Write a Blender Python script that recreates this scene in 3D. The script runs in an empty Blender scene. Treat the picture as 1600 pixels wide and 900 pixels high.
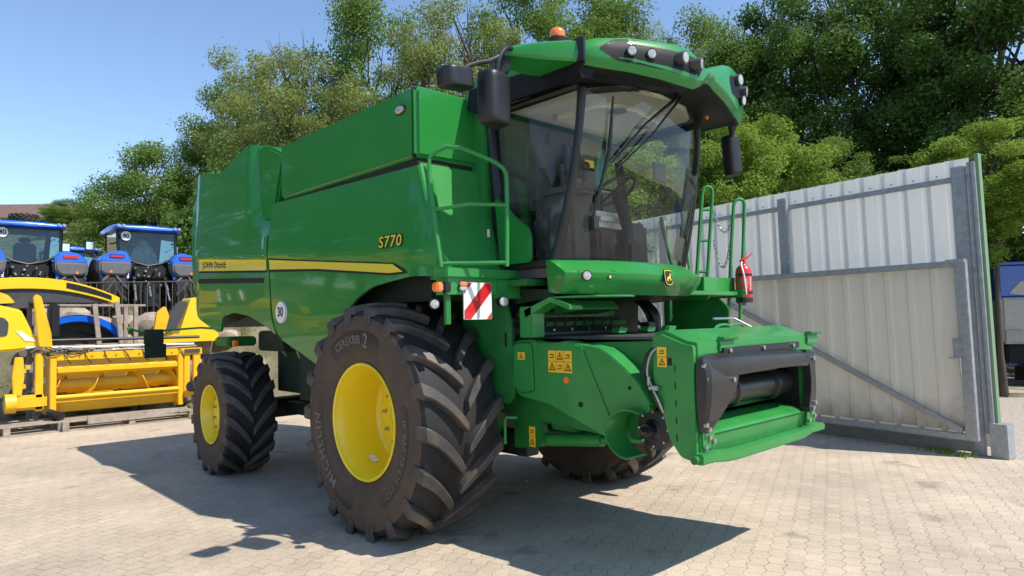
import bpy, bmesh, math, random
from math import sin, cos, pi, radians as R_, sqrt, atan2
from mathutils import Vector, Matrix, Euler
random.seed(7)
S = bpy.context.scene
COL = S.collection

# ------------------------------------------------------------------ camera, light, exposure
cam_d = bpy.data.cameras.new('camera'); cam = bpy.data.objects.new('camera', cam_d); COL.objects.link(cam)
cf = Vector((-0.72843862, 0.68359646, 0.04553072)); cr = Vector((0.6834816, 0.72968036, -0.02048106)); cu = cr.cross(cf).normalized()
m = Matrix((cr, cu, -cf)).transposed().to_4x4(); m.translation = Vector((5.24820575, -4.82466659, 1.8299698))
cam.matrix_world = m
cam_d.sensor_width = 36; cam_d.lens = 1073.976 / 1600 * 36; cam_d.clip_start = 0.05; cam_d.clip_end = 2000
S.camera = cam
SUN = Vector((0.64, 0.24, 1.0)).normalized()
W = bpy.data.worlds.new('World'); S.world = W; W.use_nodes = True
wn = W.node_tree.nodes; wl = W.node_tree.links; bg = wn['Background']
sky = wn.new('ShaderNodeTexSky'); sky.sky_type = 'NISHITA'; sky.sun_disc = False
sky.sun_elevation = math.asin(SUN.z); sky.sun_rotation = atan2(SUN.x, SUN.y)
sky.air_density = 1.0; sky.dust_density = 0.1; sky.ozone_density = 3.2
wl.new(sky.outputs[0], bg.inputs[0]); bg.inputs[1].default_value = 0.15
sd = bpy.data.lights.new('sun', 'SUN'); sd.energy = 4.2; sd.angle = R_(0.5); sd.color = (1.0, 0.94, 0.84)
so = bpy.data.objects.new('sun', sd); COL.objects.link(so); so.rotation_euler = SUN.to_track_quat('Z', 'Y').to_euler(); so.location = (6, 3, 12)
S.view_settings.view_transform = 'Standard'; S.view_settings.look = 'None'; S.view_settings.gamma = 1; S.view_settings.exposure = 0.52
S.cycles.max_bounces = 8; S.cycles.transparent_max_bounces = 12

# ------------------------------------------------------------------ materials
def mat(name, col, rough=0.5, metal=0.0, coat=0.0, spec=0.5, noise=0.0, nscale=8.0, bump=0.0, bscale=30.0, col2=None, coord='Object'):
    M = bpy.data.materials.new(name); M.use_nodes = True
    n = M.node_tree.nodes; l = M.node_tree.links; b = n['Principled BSDF']
    b.inputs['Base Color'].default_value = (*col, 1); b.inputs['Roughness'].default_value = rough
    b.inputs['Metallic'].default_value = metal; b.inputs['Coat Weight'].default_value = coat; b.inputs['Coat Roughness'].default_value = 0.04
    b.inputs['Specular IOR Level'].default_value = spec
    if noise or bump or col2:
        tc = n.new('ShaderNodeTexCoord')
        if noise or col2:
            nt = n.new('ShaderNodeTexNoise'); nt.inputs['Scale'].default_value = nscale; nt.inputs['Detail'].default_value = 6; nt.inputs['Roughness'].default_value = 0.65
            l.new(tc.outputs[coord], nt.inputs['Vector'])
            cr_ = n.new('ShaderNodeValToRGB'); cr_.color_ramp.elements[0].position = 0.35; cr_.color_ramp.elements[1].position = 0.65
            c2 = col2 if col2 else tuple(c * (1 - noise) for c in col)
            cr_.color_ramp.elements[0].color = (*c2, 1); cr_.color_ramp.elements[1].color = (*(col if col2 else tuple(min(1, c * (1 + noise * .5)) for c in col)), 1)
            l.new(nt.outputs['Fac'], cr_.inputs[0]); l.new(cr_.outputs[0], b.inputs['Base Color'])
            mr = n.new('ShaderNodeMapRange'); mr.inputs[3].default_value = rough * 0.85; mr.inputs[4].default_value = min(1, rough * 1.15)
            l.new(nt.outputs['Fac'], mr.inputs[0]); l.new(mr.outputs[0], b.inputs['Roughness'])
        if bump:
            bt = n.new('ShaderNodeTexNoise'); bt.inputs['Scale'].default_value = bscale; bt.inputs['Detail'].default_value = 5
            l.new(tc.outputs[coord], bt.inputs['Vector'])
            bp = n.new('ShaderNodeBump'); bp.inputs['Strength'].default_value = bump; bp.inputs['Distance'].default_value = 0.02
            l.new(bt.outputs['Fac'], bp.inputs['Height']); l.new(bp.outputs[0], b.inputs['Normal'])
    return M

GREEN = mat('green_paint', (0.018, 0.215, 0.036), 0.38, coat=0.55, spec=0.22, noise=0.06, nscale=1.3, bump=0.09, bscale=1.3)
GREEN2 = mat('green_chassis_paint', (0.028, 0.24, 0.048), 0.42, coat=0.25, spec=0.35, noise=0.14, nscale=3)
GREEN3 = mat('green_frame_paint', (0.015, 0.165, 0.030), 0.5, noise=0.25, nscale=4)
DKGREEN = mat('dark_machinery', (0.008, 0.022, 0.012), 0.6, noise=0.4, nscale=6)
YEL = mat('yellow_paint', (0.92, 0.68, 0.016), 0.38, coat=0.4, noise=0.05, nscale=3)
YSTR = mat('yellow_film', (0.76, 0.60, 0.05), 0.35, coat=0.4)
BLK = mat('black_plastic', (0.012, 0.012, 0.013), 0.42, noise=0.2, nscale=15)
VISOR = mat('dark_visor_plastic', (0.007, 0.007, 0.009), 0.55, spec=0.25)
VOID = mat('shaded_tread_rubber', (0.014, 0.014, 0.015), 0.75, bump=0.15, bscale=40, noise=0.5, nscale=9)  # shade between the lugs is put into this darker rubber colour
BLKM = mat('matt_black', (0.010, 0.010, 0.010), 0.8)
GUARD = mat('black_rubber_guard', (0.022, 0.021, 0.021), 0.36, noise=0.25, nscale=9)
SKIRT = mat('mid_grey_plastic', (0.13, 0.13, 0.135), 0.5, noise=.12)
GREYP = mat('grey_plastic', (0.06, 0.06, 0.062), 0.5, noise=0.1)
STEEL = mat('bare_steel', (0.45, 0.45, 0.44), 0.35, metal=0.9, noise=0.15)
GALV = mat('galvanised_steel', (0.36, 0.38, 0.40), 0.48, metal=0.35, noise=0.18, nscale=14)
RUB = mat('tyre_rubber', (0.034, 0.032, 0.033), 0.55, col2=(0.095, 0.076, 0.060), nscale=5, bump=0.15, bscale=60)
WALLR = mat('dusty_sidewall_rubber', (0.105, 0.070, 0.048), 0.85, col2=(0.068, 0.047, 0.034), nscale=4, bump=0.12, bscale=50)
WHITE = mat('white_film', (0.80, 0.80, 0.78), 0.4)
WHITEP = mat('white_lettering', (0.15, 0.135, 0.12), 0.7)
RED = mat('red_reflective_film', (0.55, 0.015, 0.02), 0.35, coat=0.3)
REDP = mat('red_paint', (0.62, 0.02, 0.02), 0.28, coat=0.6)
ORANGE = mat('orange_lens', (0.95, 0.20, 0.01), 0.15, coat=0.8)
LAMP = mat('lamp_glass', (0.42, 0.43, 0.42), 0.10, coat=1.0, noise=0.4, nscale=70)
CHROME = mat('chrome', (0.75, 0.75, 0.75), 0.15, metal=1.0)
STICK = mat('warning_yellow', (0.85, 0.52, 0.02), 0.45)
BEIGE = mat('cab_headliner', (0.80, 0.78, 0.68), 0.75, noise=0.08)
INTER = mat('cab_interior_grey', (0.09, 0.09, 0.09), 0.7, noise=0.25, nscale=5)
INTERL = mat('cab_interior_light_grey', (0.22, 0.21, 0.19), 0.7, noise=0.15)
FABRIC = mat('seat_cover', (0.62, 0.62, 0.60), 0.8, noise=0.2)
BLUE = mat('blue_paint', (0.004, 0.12, 0.66), 0.3, coat=0.6, noise=0.05)
HYEL = mat('header_yellow_paint', (0.84, 0.47, 0.012), 0.4, coat=0.25, noise=0.10, nscale=4)
HYEL2 = mat('lemon_yellow_panel', (0.86, 0.57, 0.012), 0.35, coat=0.3)
WOOD = mat('weathered_timber', (0.40, 0.34, 0.28), 0.85, col2=(0.27, 0.22, 0.17), nscale=7, bump=0.3, bscale=25)
IRON = mat('dark_iron_bars', (0.10, 0.085, 0.075), 0.6, noise=0.3)
CONC = mat('concrete', (0.42, 0.41, 0.39), 0.85, noise=0.15, nscale=5, bump=0.25)
STONE = mat('rubble_stone', (0.42, 0.35, 0.27), 0.9, col2=(0.22, 0.18, 0.14), nscale=3, bump=0.5, bscale=8)
BARK = mat('bark', (0.10, 0.08, 0.06), 0.9, col2=(0.05, 0.042, 0.033), nscale=6, bump=0.5, bscale=14)
ROOFT = mat('brown_roof_tiles', (0.16, 0.10, 0.08), 0.85, noise=0.3, nscale=2)
PLAST = mat('house_render', (0.30, 0.28, 0.26), 0.85, noise=0.1)
HOSE = mat('hydraulic_hose', (0.012, 0.012, 0.012), 0.45)
FENCEG = mat('pale_green_edge_trim', (0.17, 0.27, 0.15), 0.5)

def glass_mat(name, tint, refl=1.0):
    M = bpy.data.materials.new(name); M.use_nodes = True
    n = M.node_tree.nodes; l = M.node_tree.links; n.remove(n['Principled BSDF'])
    t = n.new('ShaderNodeBsdfTransparent'); t.inputs[0].default_value = (*tint, 1)
    g = n.new('ShaderNodeBsdfGlossy'); g.inputs['Roughness'].default_value = 0.02
    f = n.new('ShaderNodeFresnel'); f.inputs[0].default_value = 1.5
    mm = n.new('ShaderNodeMath'); mm.operation = 'MULTIPLY_ADD'; mm.inputs[1].default_value = 1.5 * refl; mm.inputs[2].default_value = 0.015
    mm.use_clamp = True
    mx = n.new('ShaderNodeMixShader'); l.new(f.outputs[0], mm.inputs[0]); l.new(mm.outputs[0], mx.inputs[0])
    l.new(t.outputs[0], mx.inputs[1]); l.new(g.outputs[0], mx.inputs[2]); l.new(mx.outputs[0], n['Material Output'].inputs[0])
    return M
GLASS = glass_mat('cab_glass', (0.95, 0.98, 0.96), .5)
GLASSD = glass_mat('tractor_glass', (0.50, 0.66, 0.64), 1.2)

def sheet_mat(name, col, col2):
    # rib-profiled coated sheet: faint vertical streaks and dirt
    M = mat(name, col, 0.42, metal=0.0, coat=0.15)
    n = M.node_tree.nodes; l = M.node_tree.links; b = n['Principled BSDF']
    tc = n.new('ShaderNodeTexCoord'); mp = n.new('ShaderNodeMapping'); mp.inputs['Scale'].default_value = (3.2, 3.2, 0.25)
    nt = n.new('ShaderNodeTexNoise'); nt.inputs['Scale'].default_value = 2.2; nt.inputs['Detail'].default_value = 7; nt.inputs['Roughness'].default_value = 0.7
    l.new(tc.outputs['Object'], mp.inputs[0]); l.new(mp.outputs[0], nt.inputs['Vector'])
    r = n.new('ShaderNodeValToRGB'); r.color_ramp.elements[0].position = 0.32; r.color_ramp.elements[1].position = 0.7
    r.color_ramp.elements[0].color = (*col2, 1); r.color_ramp.elements[1].color = (*col, 1)
    l.new(nt.outputs['Fac'], r.inputs[0])
    # splash dirt along the foot of the sheet, irregular upper edge, and a few rusty runs
    sp = n.new('ShaderNodeSeparateXYZ'); l.new(tc.outputs['Object'], sp.inputs[0])
    n2 = n.new('ShaderNodeTexNoise'); n2.inputs['Scale'].default_value = 3.0; n2.inputs['Detail'].default_value = 8; l.new(tc.outputs['Object'], n2.inputs['Vector'])
    ad = n.new('ShaderNodeMath'); ad.operation = 'MULTIPLY_ADD'; ad.inputs[1].default_value = -1.1; l.new(n2.outputs['Fac'], ad.inputs[0]); l.new(sp.outputs[2], ad.inputs[2])
    mr = n.new('ShaderNodeMapRange'); mr.inputs[1].default_value = -0.35; mr.inputs[2].default_value = 0.15; mr.inputs[3].default_value = 0.55; mr.inputs[4].default_value = 0.0; l.new(ad.outputs[0], mr.inputs[0])
    mx = n.new('ShaderNodeMix'); mx.data_type = 'RGBA'; l.new(mr.outputs[0], mx.inputs[0]); l.new(r.outputs[0], mx.inputs[6]); mx.inputs[7].default_value = (.36, .30, .23, 1)
    l.new(mx.outputs[2], b.inputs['Base Color'])
    return M
SHEET = sheet_mat('grey_profiled_sheet', (0.87, 0.87, 0.85), (0.80, 0.81, 0.80))
SHEETL = sheet_mat('cream_profiled_sheet', (0.94, 0.90, 0.81), (0.87, 0.83, 0.74))

def paver_mat():
    # interlocking double-T pavers: rows of 0.20 x 0.10 blocks with zigzag joints, sand in the joints, oil and dust stains
    M = bpy.data.materials.new('interlocking_pavers'); M.use_nodes = True
    n = M.node_tree.nodes; l = M.node_tree.links; b = n['Principled BSDF']; b.inputs['Roughness'].default_value = 0.82
    def N(t, **k):
        x = n.new(t)
        for a, v in k.items(): setattr(x, a, v)
        return x
    def math_(op, a, bb=None, c=None):
        x = N('ShaderNodeMath', operation=op)
        for i, v in enumerate((a, bb, c)):
            if v is None: continue
            if isinstance(v, (int, float)): x.inputs[i].default_value = v
            else: l.new(v, x.inputs[i])
        return x.outputs[0]
    tc = N('ShaderNodeTexCoord'); mp = N('ShaderNodeMapping'); mp.inputs['Rotation'].default_value = (0, 0, R_(-22))
    l.new(tc.outputs['Object'], mp.inputs[0]); sp = N('ShaderNodeSeparateXYZ'); l.new(mp.outputs[0], sp.inputs[0])
    wob = N('ShaderNodeTexNoise'); wob.inputs['Scale'].default_value = 1.2; l.new(tc.outputs['Object'], wob.inputs['Vector'])
    wv = math_('MULTIPLY', math_('SUBTRACT', wob.outputs['Fac'], 0.5), 0.03)
    A, B = 0.128, 0.165
    x = math_('ADD', sp.outputs[0], wv); y = math_('ADD', sp.outputs[1], wv)
    # trapezoid wave along each axis shifts the joints sideways
    def trap(v, period, amp):
        t = math_('PINGPONG', v, period / 2)              # 0..P/2 triangle
        t = math_('MULTIPLY', math_('SUBTRACT', t, period / 4), 6.0 / period)
        t = math_('MINIMUM', math_('MAXIMUM', t, -1.0), 1.0)
        return math_('MULTIPLY', t, amp)
    xs = math_('ADD', x, trap(y, B, 0.012))
    ys = y
    rx = math_('DIVIDE', xs, A)
    col = math_('FLOOR', rx)
    fx = math_('FRACT', rx)
    ysh = math_('ADD', math_('DIVIDE', ys, B), math_('MULTIPLY', col, 0.5))
    fy = math_('FRACT', ysh); row = math_('FLOOR', ysh)
    dx = math_('MULTIPLY', math_('MINIMUM', fx, math_('SUBTRACT', 1.0, fx)), A)
    dy = math_('MULTIPLY', math_('MINIMUM', fy, math_('SUBTRACT', 1.0, fy)), B)
    d = math_('MINIMUM', dx, dy)
    mr = N('ShaderNodeMapRange', interpolation_type='SMOOTHSTEP'); mr.inputs[1].default_value = 0.0015; mr.inputs[2].default_value = 0.0065
    l.new(d, mr.inputs[0]); joint = mr.outputs[0]
    cv = N('ShaderNodeCombineXYZ'); l.new(col, cv.inputs[0]); l.new(row, cv.inputs[1])
    wn_ = N('ShaderNodeTexWhiteNoise'); l.new(cv.outputs[0], wn_.inputs['Vector'])
    r1 = N('ShaderNodeValToRGB'); e = r1.color_ramp.elements; e[0].color = (0.475, 0.405, 0.325, 1); e[1].color = (0.535, 0.46, 0.37, 1)
    l.new(wn_.outputs['Value'], r1.inputs[0])
    big = N('ShaderNodeTexNoise'); big.inputs['Scale'].default_value = 0.55; big.inputs['Detail'].default_value = 8; big.inputs['Roughness'].default_value = 0.62
    l.new(tc.outputs['Object'], big.inputs['Vector'])
    rb = N('ShaderNodeValToRGB'); rb.color_ramp.elements[0].position = 0.30; rb.color_ramp.elements[0].color = (0.74, 0.72, 0.70, 1)
    rb.color_ramp.elements[1].position = 0.62; rb.color_ramp.elements[1].color = (1.08, 1.05, 1.0, 1); l.new(big.outputs['Fac'], rb.inputs[0])
    mul = N('ShaderNodeMix', data_type='RGBA', blend_type='MULTIPLY'); mul.inputs[0].default_value = 1
    l.new(r1.outputs[0], mul.inputs[6]); l.new(rb.outputs[0], mul.inputs[7])
    fine = N('ShaderNodeTexNoise'); fine.inputs['Scale'].default_value = 45; fine.inputs['Detail'].default_value = 4; l.new(tc.outputs['Object'], fine.inputs['Vector'])
    rf = N('ShaderNodeValToRGB'); rf.color_ramp.elements[0].position = 0.25; rf.color_ramp.elements[0].color = (0.82, 0.80, 0.78, 1); rf.color_ramp.elements[1].position = 0.7; rf.color_ramp.elements[1].color = (1.06, 1.05, 1.03, 1)
    l.new(fine.outputs['Fac'], rf.inputs[0])
    mul2 = N('ShaderNodeMix', data_type='RGBA', blend_type='MULTIPLY'); mul2.inputs[0].default_value = 1
    l.new(mul.outputs[2], mul2.inputs[6]); l.new(rf.outputs[0], mul2.inputs[7])
    # oil / rust stains: sparse blobs
    st = N('ShaderNodeTexNoise'); st.inputs['Scale'].default_value = 1.55; st.inputs['Detail'].default_value = 3
    mo = N('ShaderNodeMapping'); mo.inputs['Location'].default_value = (3.7, 9.1, 0); l.new(tc.outputs['Object'], mo.inputs[0]); l.new(mo.outputs[0], st.inputs['Vector'])
    rs = N('ShaderNodeMapRange', interpolation_type='SMOOTHSTEP'); rs.inputs[1].default_value = 0.61; rs.inputs[2].default_value = 0.72; l.new(st.outputs['Fac'], rs.inputs[0])
    ms = N('ShaderNodeMix', data_type='RGBA'); l.new(math_('MULTIPLY', rs.outputs[0], 0.55), ms.inputs[0]); l.new(mul2.outputs[2], ms.inputs[6]); ms.inputs[7].default_value = (0.17, 0.13, 0.095, 1)
    mj = N('ShaderNodeMix', data_type='RGBA'); l.new(joint, mj.inputs[0]); mj.inputs[6].default_value = (0.13, 0.105, 0.08, 1); l.new(ms.outputs[2], mj.inputs[7])
    # many joints are filled with pale sand
    sand = N('ShaderNodeTexNoise'); sand.inputs['Scale'].default_value = 2.3; sand.inputs['Detail'].default_value = 5; l.new(tc.outputs['Object'], sand.inputs['Vector'])
    sr = N('ShaderNodeMapRange'); sr.inputs[1].default_value = 0.38; sr.inputs[2].default_value = 0.62; sr.inputs[3].default_value = 0.55; sr.inputs[4].default_value = 0.10; l.new(sand.outputs['Fac'], sr.inputs[0])
    mk = N('ShaderNodeMix', data_type='RGBA'); l.new(sr.outputs[0], mk.inputs[0]); l.new(ms.outputs[2], mk.inputs[6]); l.new(mj.outputs[2], mk.inputs[7])
    l.new(mk.outputs[2], b.inputs['Base Color'])
    bp = N('ShaderNodeBump'); bp.inputs['Strength'].default_value = 0.55; bp.inputs['Distance'].default_value = 0.006
    l.new(math_('ADD', joint, math_('MULTIPLY', fine.outputs['Fac'], 0.35)), bp.inputs['Height']); l.new(bp.outputs[0], b.inputs['Normal'])
    return M
PAVE = paver_mat()

def leaf_mat(name, c1, c2, trans=0.35):
    M = bpy.data.materials.new(name); M.use_nodes = True
    n = M.node_tree.nodes; l = M.node_tree.links; b = n['Principled BSDF']; out = n['Material Output']
    g = n.new('ShaderNodeNewGeometry'); r = n.new('ShaderNodeValToRGB'); r.color_ramp.elements[0].color = (*c1, 1); r.color_ramp.elements[1].color = (*c2, 1)
    tc = n.new('ShaderNodeTexCoord'); nz = n.new('ShaderNodeTexNoise'); nz.inputs['Scale'].default_value = 2.6; nz.inputs['Detail'].default_value = 2; l.new(tc.outputs['Object'], nz.inputs['Vector'])
    mm = n.new('ShaderNodeMapRange'); mm.inputs[1].default_value = 0.35; mm.inputs[2].default_value = 0.65; l.new(nz.outputs['Fac'], mm.inputs[0])
    fm = n.new('ShaderNodeMix'); fm.inputs[0].default_value = 0.35; l.new(mm.outputs[0], fm.inputs[2]); l.new(g.outputs['Random Per Island'], fm.inputs[3])
    l.new(fm.outputs[0], r.inputs[0]); l.new(r.outputs[0], b.inputs['Base Color'])
    b.inputs['Roughness'].default_value = 0.6; b.inputs['Specular IOR Level'].default_value = 0.2
    t = n.new('ShaderNodeBsdfTranslucent'); hs = n.new('ShaderNodeHueSaturation'); hs.inputs['Value'].default_value = 1.5; hs.inputs['Hue'].default_value = 0.485; l.new(r.outputs[0], hs.inputs['Color'])
    l.new(hs.outputs[0], t.inputs[0]); mx = n.new('ShaderNodeMixShader'); mx.inputs[0].default_value = trans
    l.new(b.outputs[0], mx.inputs[1]); l.new(t.outputs[0], mx.inputs[2]); l.new(mx.outputs[0], out.inputs[0])
    return M
LF_MID = leaf_mat('mid_green_leaves', (0.095, 0.175, 0.028), (0.17, 0.265, 0.05))
LF_DARK = leaf_mat('dark_green_leaves', (0.055, 0.125, 0.022), (0.11, 0.20, 0.038))
LF_OLIVE = leaf_mat('olive_leaves', (0.17, 0.23, 0.06), (0.26, 0.30, 0.095))
LF_BRIGHT = leaf_mat('bright_green_leaves', (0.12, 0.215, 0.025), (0.215, 0.31, 0.045), 0.4)
LF_GREY = leaf_mat('grey_green_leaves', (0.10, 0.13, 0.075), (0.16, 0.18, 0.11))
GRASS = mat('dry_grass', (0.16, 0.17, 0.06), 0.95, col2=(0.30, 0.24, 0.15), nscale=1.2, bump=0.6, bscale=20)
GRAVEL = mat('gravel_yard', (0.48, 0.42, 0.36), 0.9, col2=(0.30, 0.25, 0.21), nscale=14, bump=0.8, bscale=45)
HILLM = mat('wood_floor', (0.055, 0.06, 0.025), 0.95, col2=(0.10, 0.09, 0.045), nscale=1.0, bump=0.5, bscale=10)
DIRT = mat('packed_stony_earth', (0.26, 0.21, 0.14), 0.95, col2=(0.10, 0.105, 0.045), nscale=1.8, bump=0.7, bscale=14)

# ------------------------------------------------------------------ mesh helpers
def finish(bm, name, mt, parent=None, smooth=35, recalc=True):
    if recalc: bmesh.ops.recalc_face_normals(bm, faces=bm.faces)
    if smooth:
        a = R_(smooth)
        for f in bm.faces: f.smooth = True
        for e in bm.edges:
            if len(e.link_faces) == 2:
                if e.calc_face_angle(0) > a: e.smooth = False
    me = bpy.data.meshes.new(name); bm.to_mesh(me); bm.free()
    ms = mt if isinstance(mt, (list, tuple)) else [mt]
    for x in ms: me.materials.append(x)
    o = bpy.data.objects.new(name, me); COL.objects.link(o)
    if parent: o.parent = parent
    return o
def nb(): return bmesh.new()
def tagm(bm, before, mi):
    if mi:
        for f in bm.faces:
            if f not in before: f.material_index = mi
def box(bm, lo, hi, bev=0.0, M=None, mi=0, seg=2):
    x0, y0, z0 = lo; x1, y1, z1 = hi
    t = bmesh.new()
    bmesh.ops.create_cube(t, size=1)
    for v in t.verts: v.co = Vector(((x0 + x1) / 2 + v.co.x * (x1 - x0), (y0 + y1) / 2 + v.co.y * (y1 - y0), (z0 + z1) / 2 + v.co.z * (z1 - z0)))
    if bev: bmesh.ops.bevel(t, geom=t.edges[:], offset=bev, segments=seg, affect='EDGES', clamp_overlap=True)
    merge(bm, t, M, mi)
def merge(bm, t, M=None, mi=0):
    if M is not None: t.transform(M)
    vm = {}
    for v in t.verts: vm[v] = bm.verts.new(v.co)
    for f in t.faces:
        try:
            nf = bm.faces.new([vm[v] for v in f.verts]); nf.material_index = mi if mi else f.material_index
        except ValueError: pass
    t.free()
def rounded(pts, r, n=5):
    out = []; N = len(pts)
    for i in range(N):
        p0, p1, p2 = Vector(pts[i - 1]), Vector(pts[i]), Vector(pts[(i + 1) % N])
        a, b = (p0 - p1), (p2 - p1); la, lb = a.length, b.length
        if la < 1e-6 or lb < 1e-6: continue
        a /= la; b /= lb
        rr = min(r, la * 0.45, lb * 0.45)
        ang = a.angle(b)
        if ang > R_(172): out.append(tuple(p1)); continue
        q0, q1 = p1 + a * rr, p1 + b * rr
        for k in range(n + 1):
            t = k / n; out.append(tuple(q0 * (1 - t) ** 2 + p1 * 2 * t * (1 - t) + q1 * t * t))
    return out
AX = {'x': lambda u, v, w: (w, u, v), 'y': lambda u, v, w: (u, w, v), 'z': lambda u, v, w: (u, v, w)}
def prism(bm, pts, axis, w0, w1, bev=0.0, M=None, mi=0, seg=2):
    """pts: (u,v) outline in the plane normal to axis; 'x'->(y,z) 'y'->(x,z) 'z'->(x,y)"""
    t = bmesh.new(); f_ = AX[axis]
    a = [t.verts.new(f_(u, v, w0)) for u, v in pts]; b = [t.verts.new(f_(u, v, w1)) for u, v in pts]
    n = len(pts)
    t.faces.new(a); t.faces.new(b[::-1])
    for i in range(n): t.faces.new((a[i], a[(i + 1) % n], b[(i + 1) % n], b[i]))
    bmesh.ops.recalc_face_normals(t, faces=t.faces)
    if bev: bmesh.ops.bevel(t, geom=[e for e in t.edges if e.calc_face_angle(0) > R_(25)], offset=bev, segments=seg, affect='EDGES', clamp_overlap=True)
    bmesh.ops.triangulate(t, faces=[f for f in t.faces if len(f.verts) > 4])
    merge(bm, t, M, mi)
def tube(bm, pts, r, n=10, cap=True, mi=0, smoothpts=0):
    P = [Vector(p) for p in pts]
    for _ in range(smoothpts):
        Q = [P[0]]
        for i in range(len(P) - 1):
            Q += [P[i] * .75 + P[i + 1] * .25, P[i] * .25 + P[i + 1] * .75]
        Q.append(P[-1]); P = Q
    rad = r if isinstance(r, (list, tuple)) else [r] * len(P)
    if len(rad) != len(P): rad = [rad[0] + (rad[-1] - rad[0]) * i / (len(P) - 1) for i in range(len(P))]
    rings = []; up = None
    for i, p in enumerate(P):
        d = (P[min(i + 1, len(P) - 1)] - P[max(i - 1, 0)]).normalized()
        if up is None: up = d.orthogonal().normalized()
        else:
            up = (up - d * up.dot(d))
            up = up.normalized() if up.length > 1e-5 else d.orthogonal().normalized()
        s = d.cross(up)
        rings.append([bm.verts.new(p + (up * cos(2 * pi * k / n) + s * sin(2 * pi * k / n)) * rad[i]) for k in range(n)])
    fs = []
    for a, b in zip(rings, rings[1:]):
        for k in range(n): fs.append(bm.faces.new((a[k], a[(k + 1) % n], b[(k + 1) % n], b[k])))
    if cap: fs.append(bm.faces.new(rings[0][::-1])); fs.append(bm.faces.new(rings[-1]))
    for f in fs: f.material_index = mi
def cyl(bm, p0, p1, r, n=16, mi=0, r2=None):
    tube(bm, [p0, p1], [r, r if r2 is None else r2], n, True, mi)
def lathe(bm, prof, M=None, n=48, mi=0, closed=False):
    """prof: (r, y) pairs; axis is local Y"""
    t = bmesh.new(); rings = []
    for r, y in prof:
        rings.append([t.verts.new((r * cos(2 * pi * k / n), y, r * sin(2 * pi * k / n))) for k in range(n)])
    for i in range(len(rings) - (0 if closed else 1)):
        a, b = rings[i], rings[(i + 1) % len(rings)]
        for k in range(n): t.faces.new((a[k], a[(k + 1) % n], b[(k + 1) % n], b[k]))
    if not closed:
        for rg, (r, y) in ((rings[0], prof[0]), (rings[-1], prof[-1])):
            if r < 0.02: bmesh.ops.pointmerge(t, verts=rg, merge_co=(0, y, 0))
    merge(bm, t, M, mi)
def loft(bm, secs, cap=True, mi=0, M=None):
    t = bmesh.new(); rg = [[t.verts.new(p) for p in s] for s in secs]; n = len(secs[0])
    for a, b in zip(rg, rg[1:]):
        for k in range(n): t.faces.new((a[k], a[(k + 1) % n], b[(k + 1) % n], b[k]))
    if cap: t.faces.new(rg[0][::-1]); t.faces.new(rg[-1])
    merge(bm, t, M, mi)
def grid_cut(t, lo, hi, step, axes=(0, 2)):
    for ax in axes:
        k = math.ceil(lo[ax] / step)
        while k * step < hi[ax]:
            co = [0, 0, 0]; co[ax] = k * step; no = [0, 0, 0]; no[ax] = 1
            bmesh.ops.bisect_plane(t, geom=t.verts[:] + t.edges[:] + t.faces[:], plane_co=co, plane_no=no); k += 1
def curved_sheet(bm, pts, fy, side, off=0.0, th=0.02, step=0.12, mi=0):
    """an (x,z) outline laid on the surface y = side*(fy(x,z)+off), given thickness inwards"""
    def clip(poly, ax, v, sg):
        out = []
        for k, a in enumerate(poly):
            c = poly[(k + 1) % len(poly)]; da, dc = (a[ax] - v) * sg, (c[ax] - v) * sg
            if da >= -1e-9: out.append(a)
            if (da > 1e-9 and dc < -1e-9) or (da < -1e-9 and dc > 1e-9):
                q = da / (da - dc); p = [a[0] + (c[0] - a[0]) * q, a[1] + (c[1] - a[1]) * q]; p[ax] = v; out.append(tuple(p))
        return out
    t = bmesh.new(); vm_ = {}
    def V(p):
        k = (round(p[0], 4), round(p[1], 4))
        if k not in vm_: vm_[k] = t.verts.new((p[0], 0, p[1]))
        return vm_[k]
    xs = [p[0] for p in pts]; zs = [p[1] for p in pts]
    for i in range(math.floor(min(xs) / step), math.ceil(max(xs) / step)):
        colp = clip(clip(pts, 0, i * step, 1), 0, (i + 1) * step, -1)
        if len(colp) < 3: continue
        for j in range(math.floor(min(zs) / step), math.ceil(max(zs) / step)):
            cp = clip(clip(colp, 1, j * step, 1), 1, (j + 1) * step, -1); vs = []
            for p in cp:
                v = V(p)
                if v not in vs: vs.append(v)
            if len(vs) < 3 or abs(sum(vs[k].co.x * vs[(k + 1) % len(vs)].co.z - vs[(k + 1) % len(vs)].co.x * vs[k].co.z for k in range(len(vs)))) < 1e-8: continue
            try: t.faces.new(vs)
            except ValueError: pass
    bmesh.ops.recalc_face_normals(t, faces=t.faces)
    if th:
        top = list(t.faces); r = bmesh.ops.duplicate(t, geom=t.verts[:] + t.edges[:] + t.faces[:])
        vm = r['vert_map']
        be = [e for e in t.edges if len(e.link_faces) == 1 and e.verts[0] in vm and e.link_faces[0] in set(top)] if False else None
        topset = set(top)
        bound = [e for f_ in top for e in f_.edges if len(e.link_faces) == 1]
        inner = {}
        for v in list(vm.keys()):
            if isinstance(v, bmesh.types.BMVert): inner[v] = vm[v]
        srcs = set(v for f_ in top for v in f_.verts)
        for v in srcs:
            w = inner[v]; y = fy(v.co.x, v.co.z) + off
            v.co.y = side * y; w.co.y = side * (y - th)
        done = set()
        for e in bound:
            a, b = e.verts
            if (a, b) in done or (b, a) in done: continue
            done.add((a, b)); t.faces.new((a, b, inner[b], inner[a]))
    else:
        for v in t.verts: v.co.y = side * (fy(v.co.x, v.co.z) + off)
    merge(bm, t, None, mi)
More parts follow.
